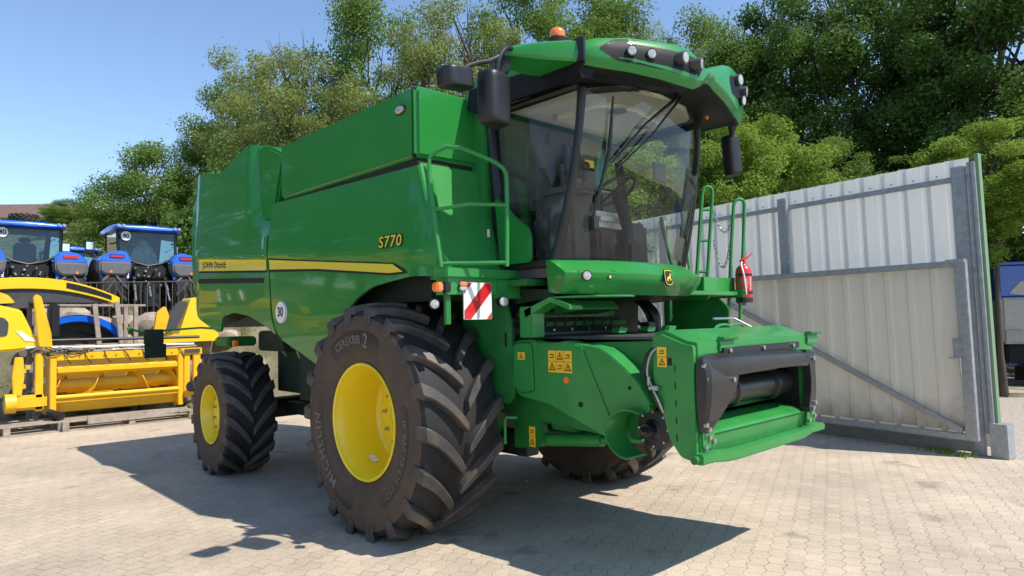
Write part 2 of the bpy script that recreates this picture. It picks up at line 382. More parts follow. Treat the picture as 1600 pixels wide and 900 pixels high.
def text_bm(txt, size=1.0, spacing=1.0, shear=0.0, extrude=0.0, bold=0.0):
    c = bpy.data.curves.new('t', 'FONT'); c.body = txt; c.size = size; c.space_character = spacing; c.shear = shear
    c.align_x = 'CENTER'; c.align_y = 'CENTER'; c.resolution_u = 3; c.extrude = extrude; c.offset = bold
    o = bpy.data.objects.new('t', c); COL.objects.link(o)
    dg = bpy.context.evaluated_depsgraph_get(); dg.update()
    me = bpy.data.meshes.new_from_object(o.evaluated_get(dg))
    bm = bmesh.new(); bm.from_mesh(me); bpy.data.meshes.remove(me); bpy.data.objects.remove(o); bpy.data.curves.remove(c)
    return bm
def put_text(bm, txt, size, origin, ux, uy, mi=0, **k):
    t = text_bm(txt, size, **k); ux, uy = Vector(ux).normalized(), Vector(uy).normalized(); o = Vector(origin)
    for v in t.verts: v.co = o + ux * v.co.x + uy * v.co.y + ux.cross(uy) * v.co.z
    merge(bm, t, None, mi)
def prop(o, label=None, cat=None, group=None, kind=None):
    if label: o['label'] = label
    if cat: o['category'] = cat
    if group: o['group'] = group
    if kind: o['kind'] = kind
    return o
def thing(name, label, cat, loc=(0, 0, 0), rz=0.0, group=None):
    o = bpy.data.objects.new(name, None); COL.objects.link(o); o.location = loc; o.rotation_euler = (0, 0, rz); o.empty_display_size = 0.2
    return prop(o, label, cat, group)
def sub(name, parent, loc=(0, 0, 0), rot=(0, 0, 0)):
    o = bpy.data.objects.new(name, None); COL.objects.link(o); o.location = loc; o.rotation_euler = rot; o.parent = parent; o.empty_display_size = 0.1
    return o
def copy_tree(o, parent=None):
    c = o.copy(); COL.objects.link(c)
    if parent: c.parent = parent
    for ch in list(KIDS.get(o.name, [])): copy_tree(ch, c)
    return c
KIDS = {}
def index_kids():
    KIDS.clear()
    for o in bpy.data.objects:
        if o.parent: KIDS.setdefault(o.parent.name, []).append(o)

# ------------------------------------------------------------------ ground and terrain
C0 = Vector((5.248, -4.825, 0)); FW = Vector((-0.7292, 0.6843, 0)).normalized(); RT = Vector((0.6843, 0.7292, 0)).normalized()
def sst(a, b, x):
    t = max(0, min(1, (x - a) / (b - a))); return t * t * (3 - 2 * t)
def hfun(x, y):
    d = Vector((x, y, 0)) - C0; s = d.dot(FW); t = d.dot(RT)
    left = 1 - sst(-3.5, 1.0, t)                                 # terrace and hill on the left
    h = left * (1.98 * sst(14.2, 16.2, s) + 8.5 * sst(22, 60, s) + 6 * sst(64, 160, s))
    h += (1 - left) * (1.0 * sst(34, 60, s) + 7 * sst(60, 160, s))
    if s < 0: h += 3 * sst(30, 90, -s)
    return h
bm = nb()
def lin(a, b, st):
    o = []; v = a
    while v < b: o.append(v); v += st
    return o
ss = [-300, -150, -90, -60, -40, -25, -15] + lin(-10, 14, 4) + lin(14, 17, .25) + lin(17, 70, 2.5) + [80, 100, 130, 160, 220, 320, 500]
ts = [-400, -200, -120, -80] + lin(-60, -12, 6) + lin(-12, 4, 0.5) + lin(4, 60, 6) + [60, 90, 150, 260, 400]
rows = []
for s in ss:
    row = []
    for t in ts:
        p = C0 + FW * s + RT * t
        j = 0.05 * sin(p.x * 3.1 + p.y) * cos(p.y * 2.7) if 14.2 < s < 60 else 0
        row.append(bm.verts.new((p.x, p.y, hfun(p.x, p.y) + j - 0.012)))
    rows.append(row)
for a, b in zip(rows, rows[1:]):
    for k in range(len(ts) - 1): bm.faces.new((a[k], a[k + 1], b[k + 1], b[k]))
g = finish(bm, 'terrain', DIRT, smooth=80); prop(g, kind='structure')
# wood floor and grass beyond
def patch(name, poly, z, mt):
    b = nb(); b.faces.new([b.verts.new((x, y, z)) for x, y in poly]); bmesh.ops.triangulate(b, faces=b.faces)
    return prop(finish(b, name, mt, smooth=0), kind='structure')
# fence line: from (3.05,5.38) along direction (-.9834,.1813)
FO = Vector((2.98, 5.42, 0)); FD = Vector((-0.98342, 0.18133, 0)); FN = Vector((0.18133, 0.98342, 0))   # FN points away from the camera
fA = FO - FD * 0.2; fB = FO + FD * 9.0
patch('paved_yard', [(-11.6, -40), (40, -40), (40, 5.0), (3.35, 5.32), (fA.x, fA.y), (fB.x, fB.y), (-8.5, 7.2), (-11.0, 1.5)], 0.0, PAVE)
patch('gravel_ground', [(3.35, 5.33), (40, 5.02), (60, 60), (-4, 26), (-8.5, 12), (-8.5, 7.22), (fB.x, fB.y + .01), (fA.x, fA.y + .01)], -0.004, GRAVEL)

# ------------------------------------------------------------------ fence and gate
def fpt(u, v, z): return FO + FD * (u + 0.022 * z) + FN * v + Vector((0, 0, z))   # u along, v away from camera
FM = Matrix((FD, FN, Vector((0, 0, 1)))).transposed().to_4x4(); FM.translation = FO
SH = Matrix.Identity(4); SH[0][2] = 0.022; FM = FM @ SH
def ribbed(bm, u0, u1, v, z0, z1, pitch=0.305, rib=0.06, depth=0.026, mi=0):
    """trapezoidal profile sheet: ribs stand towards the camera (-v)"""
    us = []; u = u0
    while u < u1 - 1e-4:
        us += [(u, v), (min(u + pitch - rib * 2, u1), v), (min(u + pitch - rib * 1.5, u1), v - depth), (min(u + pitch - rib * .5, u1), v - depth)]
        u += pitch
    us.append((u1, v))
    c = []
    for a in us:
        if not c or (a[0] - c[-1][0]) > 1e-5: c.append(a)
    t = bmesh.new()
    lo = [t.verts.new((a, b, z0)) for a, b in c]; hi = [t.verts.new((a, b, z1)) for a, b in c]
    for i in range(len(c) - 1): t.faces.new((lo[i], lo[i + 1], hi[i + 1], hi[i]))
    bmesh.ops.solidify(t, geom=t.faces[:], thickness=0.004)
    merge(bm, t, FM, mi)
fence = thing('sheet_metal_fence', 'tall grey ribbed sheet metal fence on galvanised posts behind the green combine', 'fence', fpt(0, 0, 0))
def fpart(bm, name, mt, par, loc):
    o = finish(bm, name, mt, par, smooth=20); o.data.transform(Matrix.Translation(-Vector(loc))); return o
f0 = fpt(0, 0, 0)
b = nb(); ribbed(b, 0.03, 9.4, 0.10, 0.10, 3.80); fpart(b, 'sheet_panel', SHEET, fence, f0)
b = nb()
box(b, (0.03, 0.02, 3.50), (9.4, 0.066, 3.57), 0.006, FM); fpart(b, 'top_rail', GALV, fence, f0)
b = nb(); box(b, (0.03, 0.00, 2.30), (9.4, 0.064, 2.38), 0.006, FM); fpart(b, 'middle_rail', GALV, fence, f0)
for u in (0.11, 2.72, 5.4, 8.0):
    b = nb(); w = 0.08
    box(b, (u - w, -0.06, 0.0 if u < 1 else 0.0), (u + w, 0.018, 3.68), 0.008, FM)
    if u > 1:
        box(b, (u - .03, -0.075, 3.42), (u + .03, -0.06, 3.52), 0, FM)
    fpart(b, 'fence_post', GALV, fence, f0)
b = nb()
for k, (u, vv, w) in enumerate(((-0.065, -0.02, .022), (-0.01, 0.0, .024))): box(b, (u - w, vv - .03, 0.28), (u + w, vv + .05, 3.72), 0.01, FM)
fpart(b, 'end_channel', GALV, fence, f0)
b = nb(); box(b, (-0.118, 0.0, 0.42), (-0.072, 0.09, 3.82), 0.006, FM); fpart(b, 'edge_trim', FENCEG, fence, f0)
for k in range(30):
    b = nb(); u = .12 + k * .305; cyl(b, fpt(u, .095, 3.62), fpt(u, .080, 3.62), .012, 6); fpart(b, 'screw', STEEL, fence, f0)
b = nb(); box(b, (0.4, 0.0, 0.0), (9.4, 0.22, 0.20), 0.01, FM); fpart(b, 'plinth', CONC, fence, f0)
b = nb(); box(b, (-0.24, -0.08, 0), (-0.045, 0.12, 0.42), 0.006, FM)
box(b, (-0.10, -0.084, 0.10), (-0.08, -0.08, 0.16), 0, FM); box(b, (-0.16, -0.084, 0.14), (-0.14, -0.08, 0.20), 0, FM)
fpart(b, 'post_shoe', GALV, fence, f0)

gate = thing('gate_leaf', 'cream ribbed sheet gate leaf with diagonal brace and latch, folded open against the grey fence', 'gate', fpt(0.1, -0.16, 0))
g0 = fpt(0.1, -0.16, 0)
b = nb(); ribbed(b, 0.20, 4.6, -0.13, 0.30, 2.40, pitch=0.305); fpart(b, 'gate_sheet', SHEETL, gate, g0)
b = nb(); box(b, (0.10, -0.235, 2.38), (4.6, -0.165, 2.46), 0.008, FM); fpart(b, 'top_rail', GALV, gate, g0)
b = nb(); box(b, (0.10, -0.235, 0.20), (4.6, -0.165, 0.28), 0.008, FM); fpart(b, 'bottom_rail', GALV, gate, g0)
b = nb(); box(b, (0.02, -0.24, 0.20), (0.155, -0.16, 2.47), 0.008, FM); box(b, (0.02, -0.26, 2.43), (0.24, -0.20, 2.475), 0.004, FM); fpart(b, 'gate_stile', GALV, gate, g0)
b = nb(); box(b, (4.55, -0.24, 0.20), (4.65, -0.16, 2.45), 0.008, FM); fpart(b, 'gate_stile', GALV, gate, g0)
# diagonal brace
b = nb(); p0, p1 = Vector((0.20, -0.20, 0.31)), Vector((3.75, -0.20, 2.02)); dd = (p1 - p0); L_ = dd.length; ang = atan2(dd.z, dd.x)
box(b, (0, -0.022, -0.04), (L_, 0.022, 0.04), 0.005, FM @ Matrix.Translation(p0) @ Matrix.Rotation(-ang, 4, 'Y')); fpart(b, 'diagonal_brace', GALV, gate, g0)
b = nb(); box(b, (0.12, -0.262, 1.22), (0.22, -0.236, 1.48), 0.006, FM); cyl(b, fpt(0.17, -0.26, 1.42), fpt(0.17, -0.275, 1.42), 0.03, 12)
tube(b, [fpt(0.13, -0.26, 1.24), fpt(0.13, -0.30, 1.22), fpt(0.13, -0.30, 1.02), fpt(0.13, -0.26, 1.0)], 0.010, 8)
tube(b, [fpt(0.17, -0.26, 1.23), fpt(0.26, -0.29, 1.23)], 0.012, 8); fpart(b, 'latch', GALV, gate, g0)
b = nb(); ribbed(b, 0.15, 4.6, -0.13, 0.05, 0.19, pitch=8.0); fpart(b, 'kick_plate', GALV, gate, g0)

# ------------------------------------------------------------------ tyres and wheels
def tyre_bm(Rr, Wd, rr, nl, lh, zc, sweep=0.34, lugw=(0.095, 0.115), seg=96):
    """lug tyre, axis Y, flattened where it meets the ground (zc = axle height)"""
    h = Wd / 2; Rc = Rr - lh; sh = (Rc - rr)
    prof = [(rr, -h * .80), (rr + .025, -h * .86), (rr + sh * .25, -h * .965), (rr + sh * .5, -h * 1.0), (rr + sh * .74, -h * .985), (rr + sh * .90, -h * .955), (Rc - .012, -h * .90),
            (Rc + .0, -h * .80), (Rc + .006, -h * .4), (Rc + .008, 0)]
    prof = prof + [(r, -y) for r, y in prof[-2::-1]]
    prof += [(rr - .02, h * .7), (rr - .02, -h * .7)]
    bm = nb(); lathe(bm, prof, None, seg, closed=True)
    for f in bm.faces:
        c = f.calc_center_median(); r = sqrt(c.x ** 2 + c.z ** 2)
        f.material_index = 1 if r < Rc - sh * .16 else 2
    N = 9
    for side in (-1, 1):
        for k in range(nl):
            t0 = 2 * pi * (k + (0.5 if side > 0 else 0)) / nl
            t = bmesh.new(); rings = []
            # one section down the sidewall, then across the tread
            path = [(-0.10, h * .985, Rr - lh - .10, Rr - lh - .085, 1.0)]
            for i in range(N):
                u = i / (N - 1); y = h * (0.995 * (1 - u) + 0.02 * u)
                top = Rr - 0.035 * (y / h) ** 2.5
                path.append((u, y, Rc - .03, top, 1.0))
            for (u, y, r0, r1, _) in path:
                uu = max(u, 0)
                th = t0 - sweep * (0.42 * uu + 0.58 * uu ** 1.7)
                w = (lugw[1] * (1 - uu) + lugw[0] * uu) * (1.0 if u < .95 else .8)
                # lug runs obliquely: widen along circumference
                wb, wt = w * 0.60 / Rr, w * 0.48 / Rr
                if u < 0: pts = [(th - wb, r0, y * .97), (th - wt, r0 + .0, y * 1.02), (th + wt, r0 + .0, y * 1.02), (th + wb, r0, y * .97)]
                else:
                    pts = [(th - wb, r0, y), (th - wt, r1, y), (th + wt, r1, y), (th + wb, r0, y)]
                rings.append([t.verts.new((r * cos(a), side * yy, r * sin(a))) for a, r, yy in pts])
            for a, b_ in zip(rings, rings[1:]):
                for q in range(4): t.faces.new((a[q], a[(q + 1) % 4], b_[(q + 1) % 4], b_[q]))
            t.faces.new(rings[0][::-1]); t.faces.new(rings[-1])
            bmesh.ops.recalc_face_normals(t, faces=t.faces)
            bmesh.ops.bevel(t, geom=[e for e in t.edges if e.calc_face_angle(0) > R_(45)], offset=0.007, segments=1, affect='EDGES')
            merge(bm, t)
    for v in bm.verts:
        lim = -zc + 0.004
        if v.co.z < lim + 0.05:
            s = (lim + 0.05 - v.co.z); v.co.y *= 1 + 0.25 * min(s, .1)
        if v.co.z < lim: v.co.z = lim - 0.02 * min(1, (lim - v.co.z) * 5) * 0
    return bm
def ring_text(bm, txt, size, rmid, y, side, ang0, mt_idx=0, spacing=1.0, flip=False, bold=0.0, shear=0):
    """text round the sidewall, centred at angle ang0 (deg; 90 = top), readable from outside"""
    t = text_bm(txt, size, spacing=spacing, bold=bold, shear=shear, extrude=0.004)
    for v in t.verts:
        u, w = v.co.x, v.co.y
        if flip: u, w = -u, -w
        r = rmid + w; a = R_(ang0) - (u / rmid) * (1 if side < 0 else -1)
        v.co = Vector((r * cos(a), side * (y(r) + 0.002 + max(0, v.co.z)), r * sin(a)))
    merge(bm, t, None, mt_idx)
def make_wheel(name, par, loc, side, Rr, Wd, rr, nl, lh, depth, hub_r, nuts, steer=0, letters=False, lug_len=.34, nut_start=0):
    w = sub(name, par, loc, (0, 0, steer)); zc = loc[2]
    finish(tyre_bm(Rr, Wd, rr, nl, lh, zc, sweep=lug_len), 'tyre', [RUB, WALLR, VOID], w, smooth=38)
    h = Wd / 2; s = side
    yo = s * (h * .80)
    rim = [(rr + .012, yo + s * .010), (rr + .022, yo + s * .035), (rr + .012, yo + s * .045), (rr - .004, yo + s * .036), (rr - .012, yo + s * .0), (rr - .030, yo - s * .03), (rr - .036, yo - s * .09),
           (rr - .046, yo - s * .12), (rr - .050, yo - s * .20), (rr - .060, yo - s * (depth - .03)), (rr - .085, yo - s * depth), (hub_r + .10, yo - s * (depth + .01)), (hub_r + .06, yo - s * (depth - .03)), (hub_r, yo - s * (depth - .035)), (hub_r - .02, yo - s * (depth + .0)), (hub_r * .45, yo - s * (depth + .01))]
    b = nb(); lathe(b, rim, None, 72)
    # inner barrel
    lathe(b, [(rr + .02, -s * (h * .8 + .04)), (rr - .01, -s * h * .8), (rr - .06, -s * h * .6), (rr - .09, yo - s * (depth))], None, 48)
    finish(b, 'rim', YEL, w, smooth=30)
    b = nb(); lathe(b, [(hub_r * .8, yo - s * (depth + .02)), (hub_r * .75, yo - s * (depth - .05)), (hub_r * .3, yo - s * (depth - .08)), (0.005, yo - s * (depth - .08))], None, 32)
    lathe(b, [(rr * .55, -s * h * .3), (rr * .55, -s * h * 1.0), (0.01, -s * h * 1.0)], None, 24)
    finish(b, 'hub', YEL, w, smooth=30)
    for k in range(nuts):
        a = 2 * pi * (k + .5) / nuts + nut_start; rn = hub_r + .075
        b = nb(); c = Vector((rn * cos(a), yo - s * (depth - .0), rn * sin(a)))
        cyl(b, c, c + Vector((0, s * .022, 0)), .026, 8); cyl(b, c + Vector((0, s * .022, 0)), c + Vector((0, s * .065, 0)), .016, 6)
        finish(b, 'wheel_nut', STEEL, w, smooth=30)
    if letters:
        sh = (Rr - lh) - rr
        def yw(r):
            q = (r - rr) / sh
            P = [(0, .80), (.08, .88), (.25, .965), (.5, 1.0), (.74, .985), (.9, .955), (1, .90)]
            for (a, va), (b_, vb) in zip(P, P[1:]):
                if q <= b_: return h * (va + (vb - va) * max(0, q - a) / (b_ - a))
            return h * .9
        # darker moulded bands behind the lettering
        def band(bm_, a0, a1, r0, r1):
            n = 24; prev = None
            for i in range(n + 1):
                a = R_(a0 + (a1 - a0) * i / n); taper = 1.0 if 0 < i < n else 0.35; rm = (r0 + r1) / 2
                col = []
                for j in range(5):
                    r = rm + (r0 + (r1 - r0) * j / 4 - rm) * taper
                    col.append(bm_.verts.new((r * cos(a), s * (yw(r) + .0015), r * sin(a))))
                if prev:
                    for j in range(4): bm_.faces.new((prev[j], prev[j + 1], col[j + 1], col[j]))
                prev = col
        rm = rr + sh * .47
        b = nb(); band(b, 62, 128, rm - .085, rm + .085); band(b, 168, 262, rm - .075, rm + .085); band(b, -62, 16, rm - .055, rm + .055)
        finish(b, 'sidewall_band', BLK, w, smooth=60)
        b = nb()
        ring_text(b, 'CEREXBIB', .098, rm, yw, s, 103, bold=.002); ring_text(b, '2', .17, rm + .0, yw, s, 79, bold=.003); finish(b, 'sidewall_lettering', WHITEP, w, smooth=0); b = nb()
        ring_text(b, 'MICHELIN', .135, rm, yw, s, 207, spacing=1.25, bold=.002); finish(b, 'sidewall_lettering', WHITEP, w, smooth=0); b = nb()
        ring_text(b, 'IF 800/70', .080, rm, yw, s, -8, spacing=1.2, bold=.001); finish(b, 'sidewall_lettering', WHITEP, w, smooth=0); b = nb()
        ring_text(b, 'R38 CFO', .075, rm, yw, s, -39, spacing=1.2)
        finish(b, 'sidewall_lettering', WHITEP, w, smooth=0)
    return w

# ------------------------------------------------------------------ the combine harvester
CH = thing('combine_harvester', 'large green combine harvester with glass cab and yellow wheels standing in the yard', 'combine harvester')
fw = make_wheel('front_wheel', CH, (0, -1.345, .974), -1, 1.035, .80, .487, 18, .078, .40, .185, 10, letters=True, nut_start=.2)
b = nb(); c = .40
# data sticker inside the barrel
t = bmesh.new(); a0, a1 = R_(-126), R_(-113); r_ = .430
vs = [t.verts.new((r_ * cos(a), y, r_ * sin(a))) for a, y in ((a0, -.155), (a1, -.155), (a1, -.085), (a0, -.085))]; t.faces.new(vs); merge(b, t)
finish(b, 'rim_sticker', WHITE, fw, smooth=0)
make_wheel('front_wheel', CH, (0, 1.42, .974), 1, 1.035, .80, .487, 18, .078, .40, .185, 10, nut_start=.2)
make_wheel('rear_wheel', CH, (-3.56, -1.44, .732), -1, .765, .60, .345, 17, .055, .13, .14, 10, steer=-.05, lug_len=.42)
make_wheel('rear_wheel', CH, (-3.56, 1.44, .732), 1, .765, .60, .345, 17, .055, .13, .14, 10, steer=-.05, lug_len=.42)

def zc_(x): return 2.43 - .075 * x
def fyF(x, z):                                   # front side panel surface
    zc = zc_(x)
    y = 1.615
    if z > zc: y -= .085 * ((z - zc) / .7) ** 1.4
    else: y -= .022 * sst(0, .07, zc - z)
    if z < 2.0: y -= .10 * ((2.0 - z) / .6) ** 2
    if x > .55: y -= .20 * ((x - .55) / .5) ** 2 * .5
    return y
def fyR(x, z):                                   # rear side panel / engine cover surface
    zc = zc_(x)
    y = 1.615
    if z > zc: y -= .055 * ((z - zc) / 1.2) ** 1.2
    else: y -= .022 * sst(0, .07, zc - z)
    if z < 2.1: y -= .14 * ((2.1 - z) / .5) ** 2
    if x > -2.72: y -= .52 * (x + 2.72) * sst(2.75, 3.3, z)
    if x < -4.3: y -= .35 * ((-4.3 - x) / .5) ** 2 * .5
    # recessed upper field with a slanting front edge
    xe = -2.35 - .0 + (3.25 - z) * .22
    y -= .022 * sst(0, .05, xe - x) * sst(zc + .02, zc + .09, z) * (1 - sst(3.08, 3.22, z)) * sst(-4.5, -4.4, x)
    return y
panF = rounded([(1.02, 2.18), (.59, 2.20), (.28, 2.17), (.0, 2.14), (-.25, 2.05), (-.54, 1.87), (-.80, 1.68), (-.94, 1.55), (-1.03, 1.42), (-1.13, 1.38), (-1.50, 1.53), (-1.89, 1.665), (-2.0, 1.78), (-2.06, 2.1), (-2.10, 2.5), (-2.11, 3.17), (-1.2, 3.155), (.70, 3.12), (.80, 2.98), (.92, 2.6)], .09, 4)
panR = rounded([(-2.13, 1.69), (-2.26, 1.79), (-2.69, 1.93), (-3.13, 1.98), (-3.42, 1.96), (-3.56, 1.90), (-3.70, 1.76), (-3.83, 1.735), (-4.42, 1.94), (-4.70, 2.32), (-4.76, 2.9), (-4.75, 3.93), (-4.2, 3.85), (-3.62, 3.77), (-3.34, 3.83), (-2.85, 3.955), (-2.70, 3.96), (-2.35, 3.89), (-1.93, 3.76), (-1.93, 3.22), (-2.13, 3.18), (-2.14, 2.5), (-2.09, 2.1)], .07, 4)
panFL = rounded([(.12, 2.15), (.0, 2.14), (-.25, 2.05), (-.54, 1.87), (-.80, 1.68), (-1.03, 1.42), (-1.13, 1.38), (-1.50, 1.53), (-1.89, 1.665), (-2.06, 2.1), (-2.11, 3.17), (-1.2, 3.155), (.12, 3.14)], .06, 3)
for s in (-1, 1):
    b = nb(); curved_sheet(b, panF if s < 0 else panFL, fyF, s, th=.03, step=.05); pf = finish(b, 'front_side_panel', GREEN, CH, smooth=50)
    b = nb(); curved_sheet(b, panR, fyR, s, th=.03, step=.05); pr = finish(b, 'rear_side_panel', GREEN, CH, smooth=50)
    def st(parent, pts, fy, mt, off, nm):
        q = nb(); curved_sheet(q, pts, fy, s, off=off, th=0, step=.05); return finish(q, nm, mt, parent, smooth=60)
    if s > 0: continue
    st(pf, [(-2.075, 2.405), (-1.0, 2.345), (.30, 2.225), (.56, 2.225), (.52, 2.26), (.36, 2.325), (-1.0, 2.45), (-2.085, 2.555)], fyF, BLKM, .006, 'stripe_outline')
    st(pf, [(-2.08, 2.432), (-1.0, 2.367), (.30, 2.243), (.50, 2.243), (.35, 2.315), (-1.0, 2.438), (-2.085, 2.538)], fyF, YSTR, .011, 'yellow_stripe')
    st(pr, [(-4.31, 2.535), (-2.165, 2.405), (-2.165, 2.43), (-4.30, 2.56)], fyR, BLKM, .005, 'stripe_outline')
    st(pr, [(-4.30, 2.558), (-2.165, 2.43), (-2.165, 2.548), (-4.27, 2.712)], fyR, YSTR, .009, 'yellow_stripe')
    st(pr, rounded([(-4.36, 2.425), (-4.30, 2.39), (-2.25, 2.295), (-2.25, 2.35), (-4.3, 2.455)], .02), fyR, BLKM, .004, 'air_slot')
def text_on(parent, name, txt, size, x, z, mt, fy, off=.008, ang=0, sx=1.0, **k):
    t = text_bm(txt, size, **k)
    for v in t.verts: v.co.x *= sx
    for v in t.verts:
        u, w = v.co.x * cos(ang) - v.co.y * sin(ang), v.co.x * sin(ang) + v.co.y * cos(ang)
        X, Z = x + u, z + w
        v.co = Vector((X, -(fy(X, Z) + off), Z))
    return finish(t, name, mt, parent, smooth=0)
pfR = [o for o in CH.children if o.name.startswith('front_side_panel')][0]
prR = [o for o in CH.children if o.name.startswith('rear_side_panel')][0]
# the S of the model name is drawn on the panel of the right-hand side
text_on(pfR, 'model_number', 'S770', .135, .34, 2.505, BLKM, fyF, .007, ang=-.02, bold=.010, spacing=1.12, shear=.0, sx=1.2)
text_on(pfR, 'model_number', 'S770', .135, .34, 2.505, YSTR, fyF, .011, ang=-.02, bold=.002, spacing=1.12, shear=.0, sx=1.2)
text_on(prR, 'maker_lettering', 'JOHN DEERE', .115, -3.74, 2.60, BLKM, fyR, .011, ang=-.062, bold=.002, spacing=1.12, sx=1.12)
b = nb(); cx, cz = -1.79, 1.955; n = 28
v0 = [b.verts.new((cx + .115 * cos(2 * pi * i / n), -(fyF(cx, cz) + .022), cz + .115 * sin(2 * pi * i / n))) for i in range(n)]; v1 = [b.verts.new((v.co.x, v.co.y + .03, v.co.z)) for v in v0]
b.faces.new(v0); [b.faces.new((v0[i], v0[(i + 1) % n], v1[(i + 1) % n], v1[i])) for i in range(n)]
ss_ = finish(b, 'speed_limit_sticker', WHITE, CH, smooth=0)
b = nb(); put_text(b, '30', .14, (cx, -(fyF(cx, cz) + .024), cz), (1, 0, 0), (0, 0, 1), bold=.004)
finish(b, 'speed_number', BLKM, CH, smooth=0).parent = ss_

# rear wrap and tail
b = nb()
prism(b, rounded([(-4.72, 2.2), (-4.95, 2.35), (-5.02, 3.0), (-4.96, 3.50), (-4.85, 3.62), (-4.70, 3.62)], .08), 'y', -1.46, 1.46, .03)
finish(b, 'tail_cover', GREEN, CH)
b = nb()     # engine deck top between the side panels
prism(b, [(-4.74, 3.0), (-2.2, 3.0), (-1.96, 3.72), (-2.30, 3.86), (-2.7, 3.94), (-2.86, 3.93), (-3.34, 3.80), (-3.62, 3.75), (-4.74, 3.89)], 'y', -1.50, 1.50, .03)
finish(b, 'engine_cover_top', GREEN, CH)
# hull that carries the panels
b = nb()
box(b, (-4.65, -1.35, 2.0), (.1, 1.35, 3.1)); box(b, (.1, -1.35, 2.0), (.55, .85, 3.1)); box(b, (-1.9, -1.50, 2.9), (.6, .85, 3.16))
prism(b, [(-4.65, 2.1), (-4.3, 1.80), (-3.0, 2.0), (-2.2, 1.55), (-1.2, 1.35), (-1.15, 2.1)], 'y', -1.3, 1.3)
box(b, (-1.2, -.88, 1.0), (.62, .88, 2.1))
finish(b, 'machine_body', DKGREEN, CH, smooth=0)
# grain tank
tankp = [(-1.90, -1.555), (.655, -1.555), (.655, .90), (.28, .96), (.10, 1.555), (-1.90, 1.555)]
b = nb(); prism(b, tankp, 'z', 3.185, 3.775, .03, seg=3)
finish(b, 'grain_tank', GREEN, CH)
gt = [o for o in CH.children if o.name == 'grain_tank'][0]
b = nb(); prism(b, [(-1.86, -1.50), (.60, -1.50), (.60, .86), (.24, .92), (.06, 1.50), (-1.86, 1.50)], 'z', 3.776, 3.80, .008); finish(b, 'tank_cover', GREEN2, CH).parent = gt
b = nb(); box(b, (.594, -1.559, 3.18), (.606, -1.50, 3.78), 0); finish(b, 'panel_joint', BLKM, CH, smooth=0).parent = gt
b = nb(); prism(b, [(-1.92, -1.52), (.62, -1.52), (.62, .86), (.24, .90), (.06, 1.50), (-1.92, 1.50)], 'z', 3.13, 3.19); finish(b, 'tank_gap', BLKM, CH, smooth=0)
def lamp_round(name, par, c, d, r, depth=.03, bez=BLK, lens=LAMP, ex=1.0):
    """round lamp: bezel with its glass as a child"""
    c, d = Vector(c), Vector(d).normalized(); b = nb()
    tube(b, [c - d * depth, c + d * .008], [r * 1.0, r * 1.12], 20); o = finish(b, name, bez, par, smooth=40)
    b = nb(); tube(b, [c + d * .004, c + d * .012, c + d * .015], [r * .92, r * .86, r * .45], 20); finish(b, 'lens', lens, o, smooth=60)
    return o
b = nb(); t = bmesh.new(); bmesh.ops.create_uvsphere(t, u_segments=20, v_segments=10, radius=1)
t.transform(Matrix.Translation((.43, -1.556, 3.62)) @ Matrix.Diagonal((.085, .022, .045, 1))); merge(b, t); ow = finish(b, 'work_lamp', BLK, CH)
b = nb(); t = bmesh.new(); bmesh.ops.create_uvsphere(t, u_segments=20, v_segments=10, radius=1)
t.transform(Matrix.Translation((.43, -1.565, 3.62)) @ Matrix.Diagonal((.068, .022, .034, 1))); merge(b, t); finish(b, 'lens', LAMP, ow)

# front wall of the body (slopes forward to the platform) and the bevel strip beside the side panel
def wx(z): return .70 + (3.12 - z) * .30
b = nb(); prism(b, [(wx(3.14) - .02, 3.14), (wx(2.16), 2.16), (wx(2.16) - .25, 2.16), (.45, 3.14)], 'y', -1.545, .84, .03)
finish(b, 'front_wall', GREEN2, CH)
for s in (-1,):
    b = nb(); tube(b, [(wx(z) - .04, s * (1.535 - .02 * (3.1 - z)), z) for z in (3.10, 2.8, 2.5, 2.2)], [.035] * 4, 10); finish(b, 'corner_trim', GREEN, CH)
# inner corner step of the wall next to the cab
b = nb(); prism(b, rounded([(-.72, 2.2), (-1.05, 2.2), (-.93, 3.2), (-.93, 3.74), (-.72, 3.74)], .03), 'x', .60, .80, .015); finish(b, 'cab_side_cover', GREEN2, CH)

# platform deck in front of the body
b = nb(); box(b, (.95, -1.63, 2.16), (1.13, -.40, 2.235), .008); box(b, (.95, -1.60, 2.03), (1.10, -.45, 2.16), 0); finish(b, 'service_platform', GREEN2, CH)
b = nb(); prism(b, [(.60, 2.15), (1.35, 2.15), (1.35, 2.10), (.60, 2.10)], 'y', -1.0, 1.0); finish(b, 'platform_floor', GREEN3, CH, smooth=0)
b = nb(); box(b, (1.02, -1.10, 2.0), (1.12, -.35, 2.15), .005); finish(b, 'cross_beam', GREEN2, CH)
b = nb(); box(b, (1.121, -.86, 2.02), (1.126, -.66, 2.12)); o = finish(b, 'type_plate', BLK, CH, smooth=0)
b = nb()
for i in range(5): box(b, (1.127, -.85, 2.035 + i * .017), (1.128, -.70 + .02 * (i % 2), 2.039 + i * .017))
finish(b, 'type_plate_print', STEEL, o, smooth=0)
for yy in (-.98, -.74, -.56):
    b = nb(); cyl(b, (1.12, yy, 2.13), (1.135, yy, 2.13), .014, 10); finish(b, 'bolt', STEEL, CH)
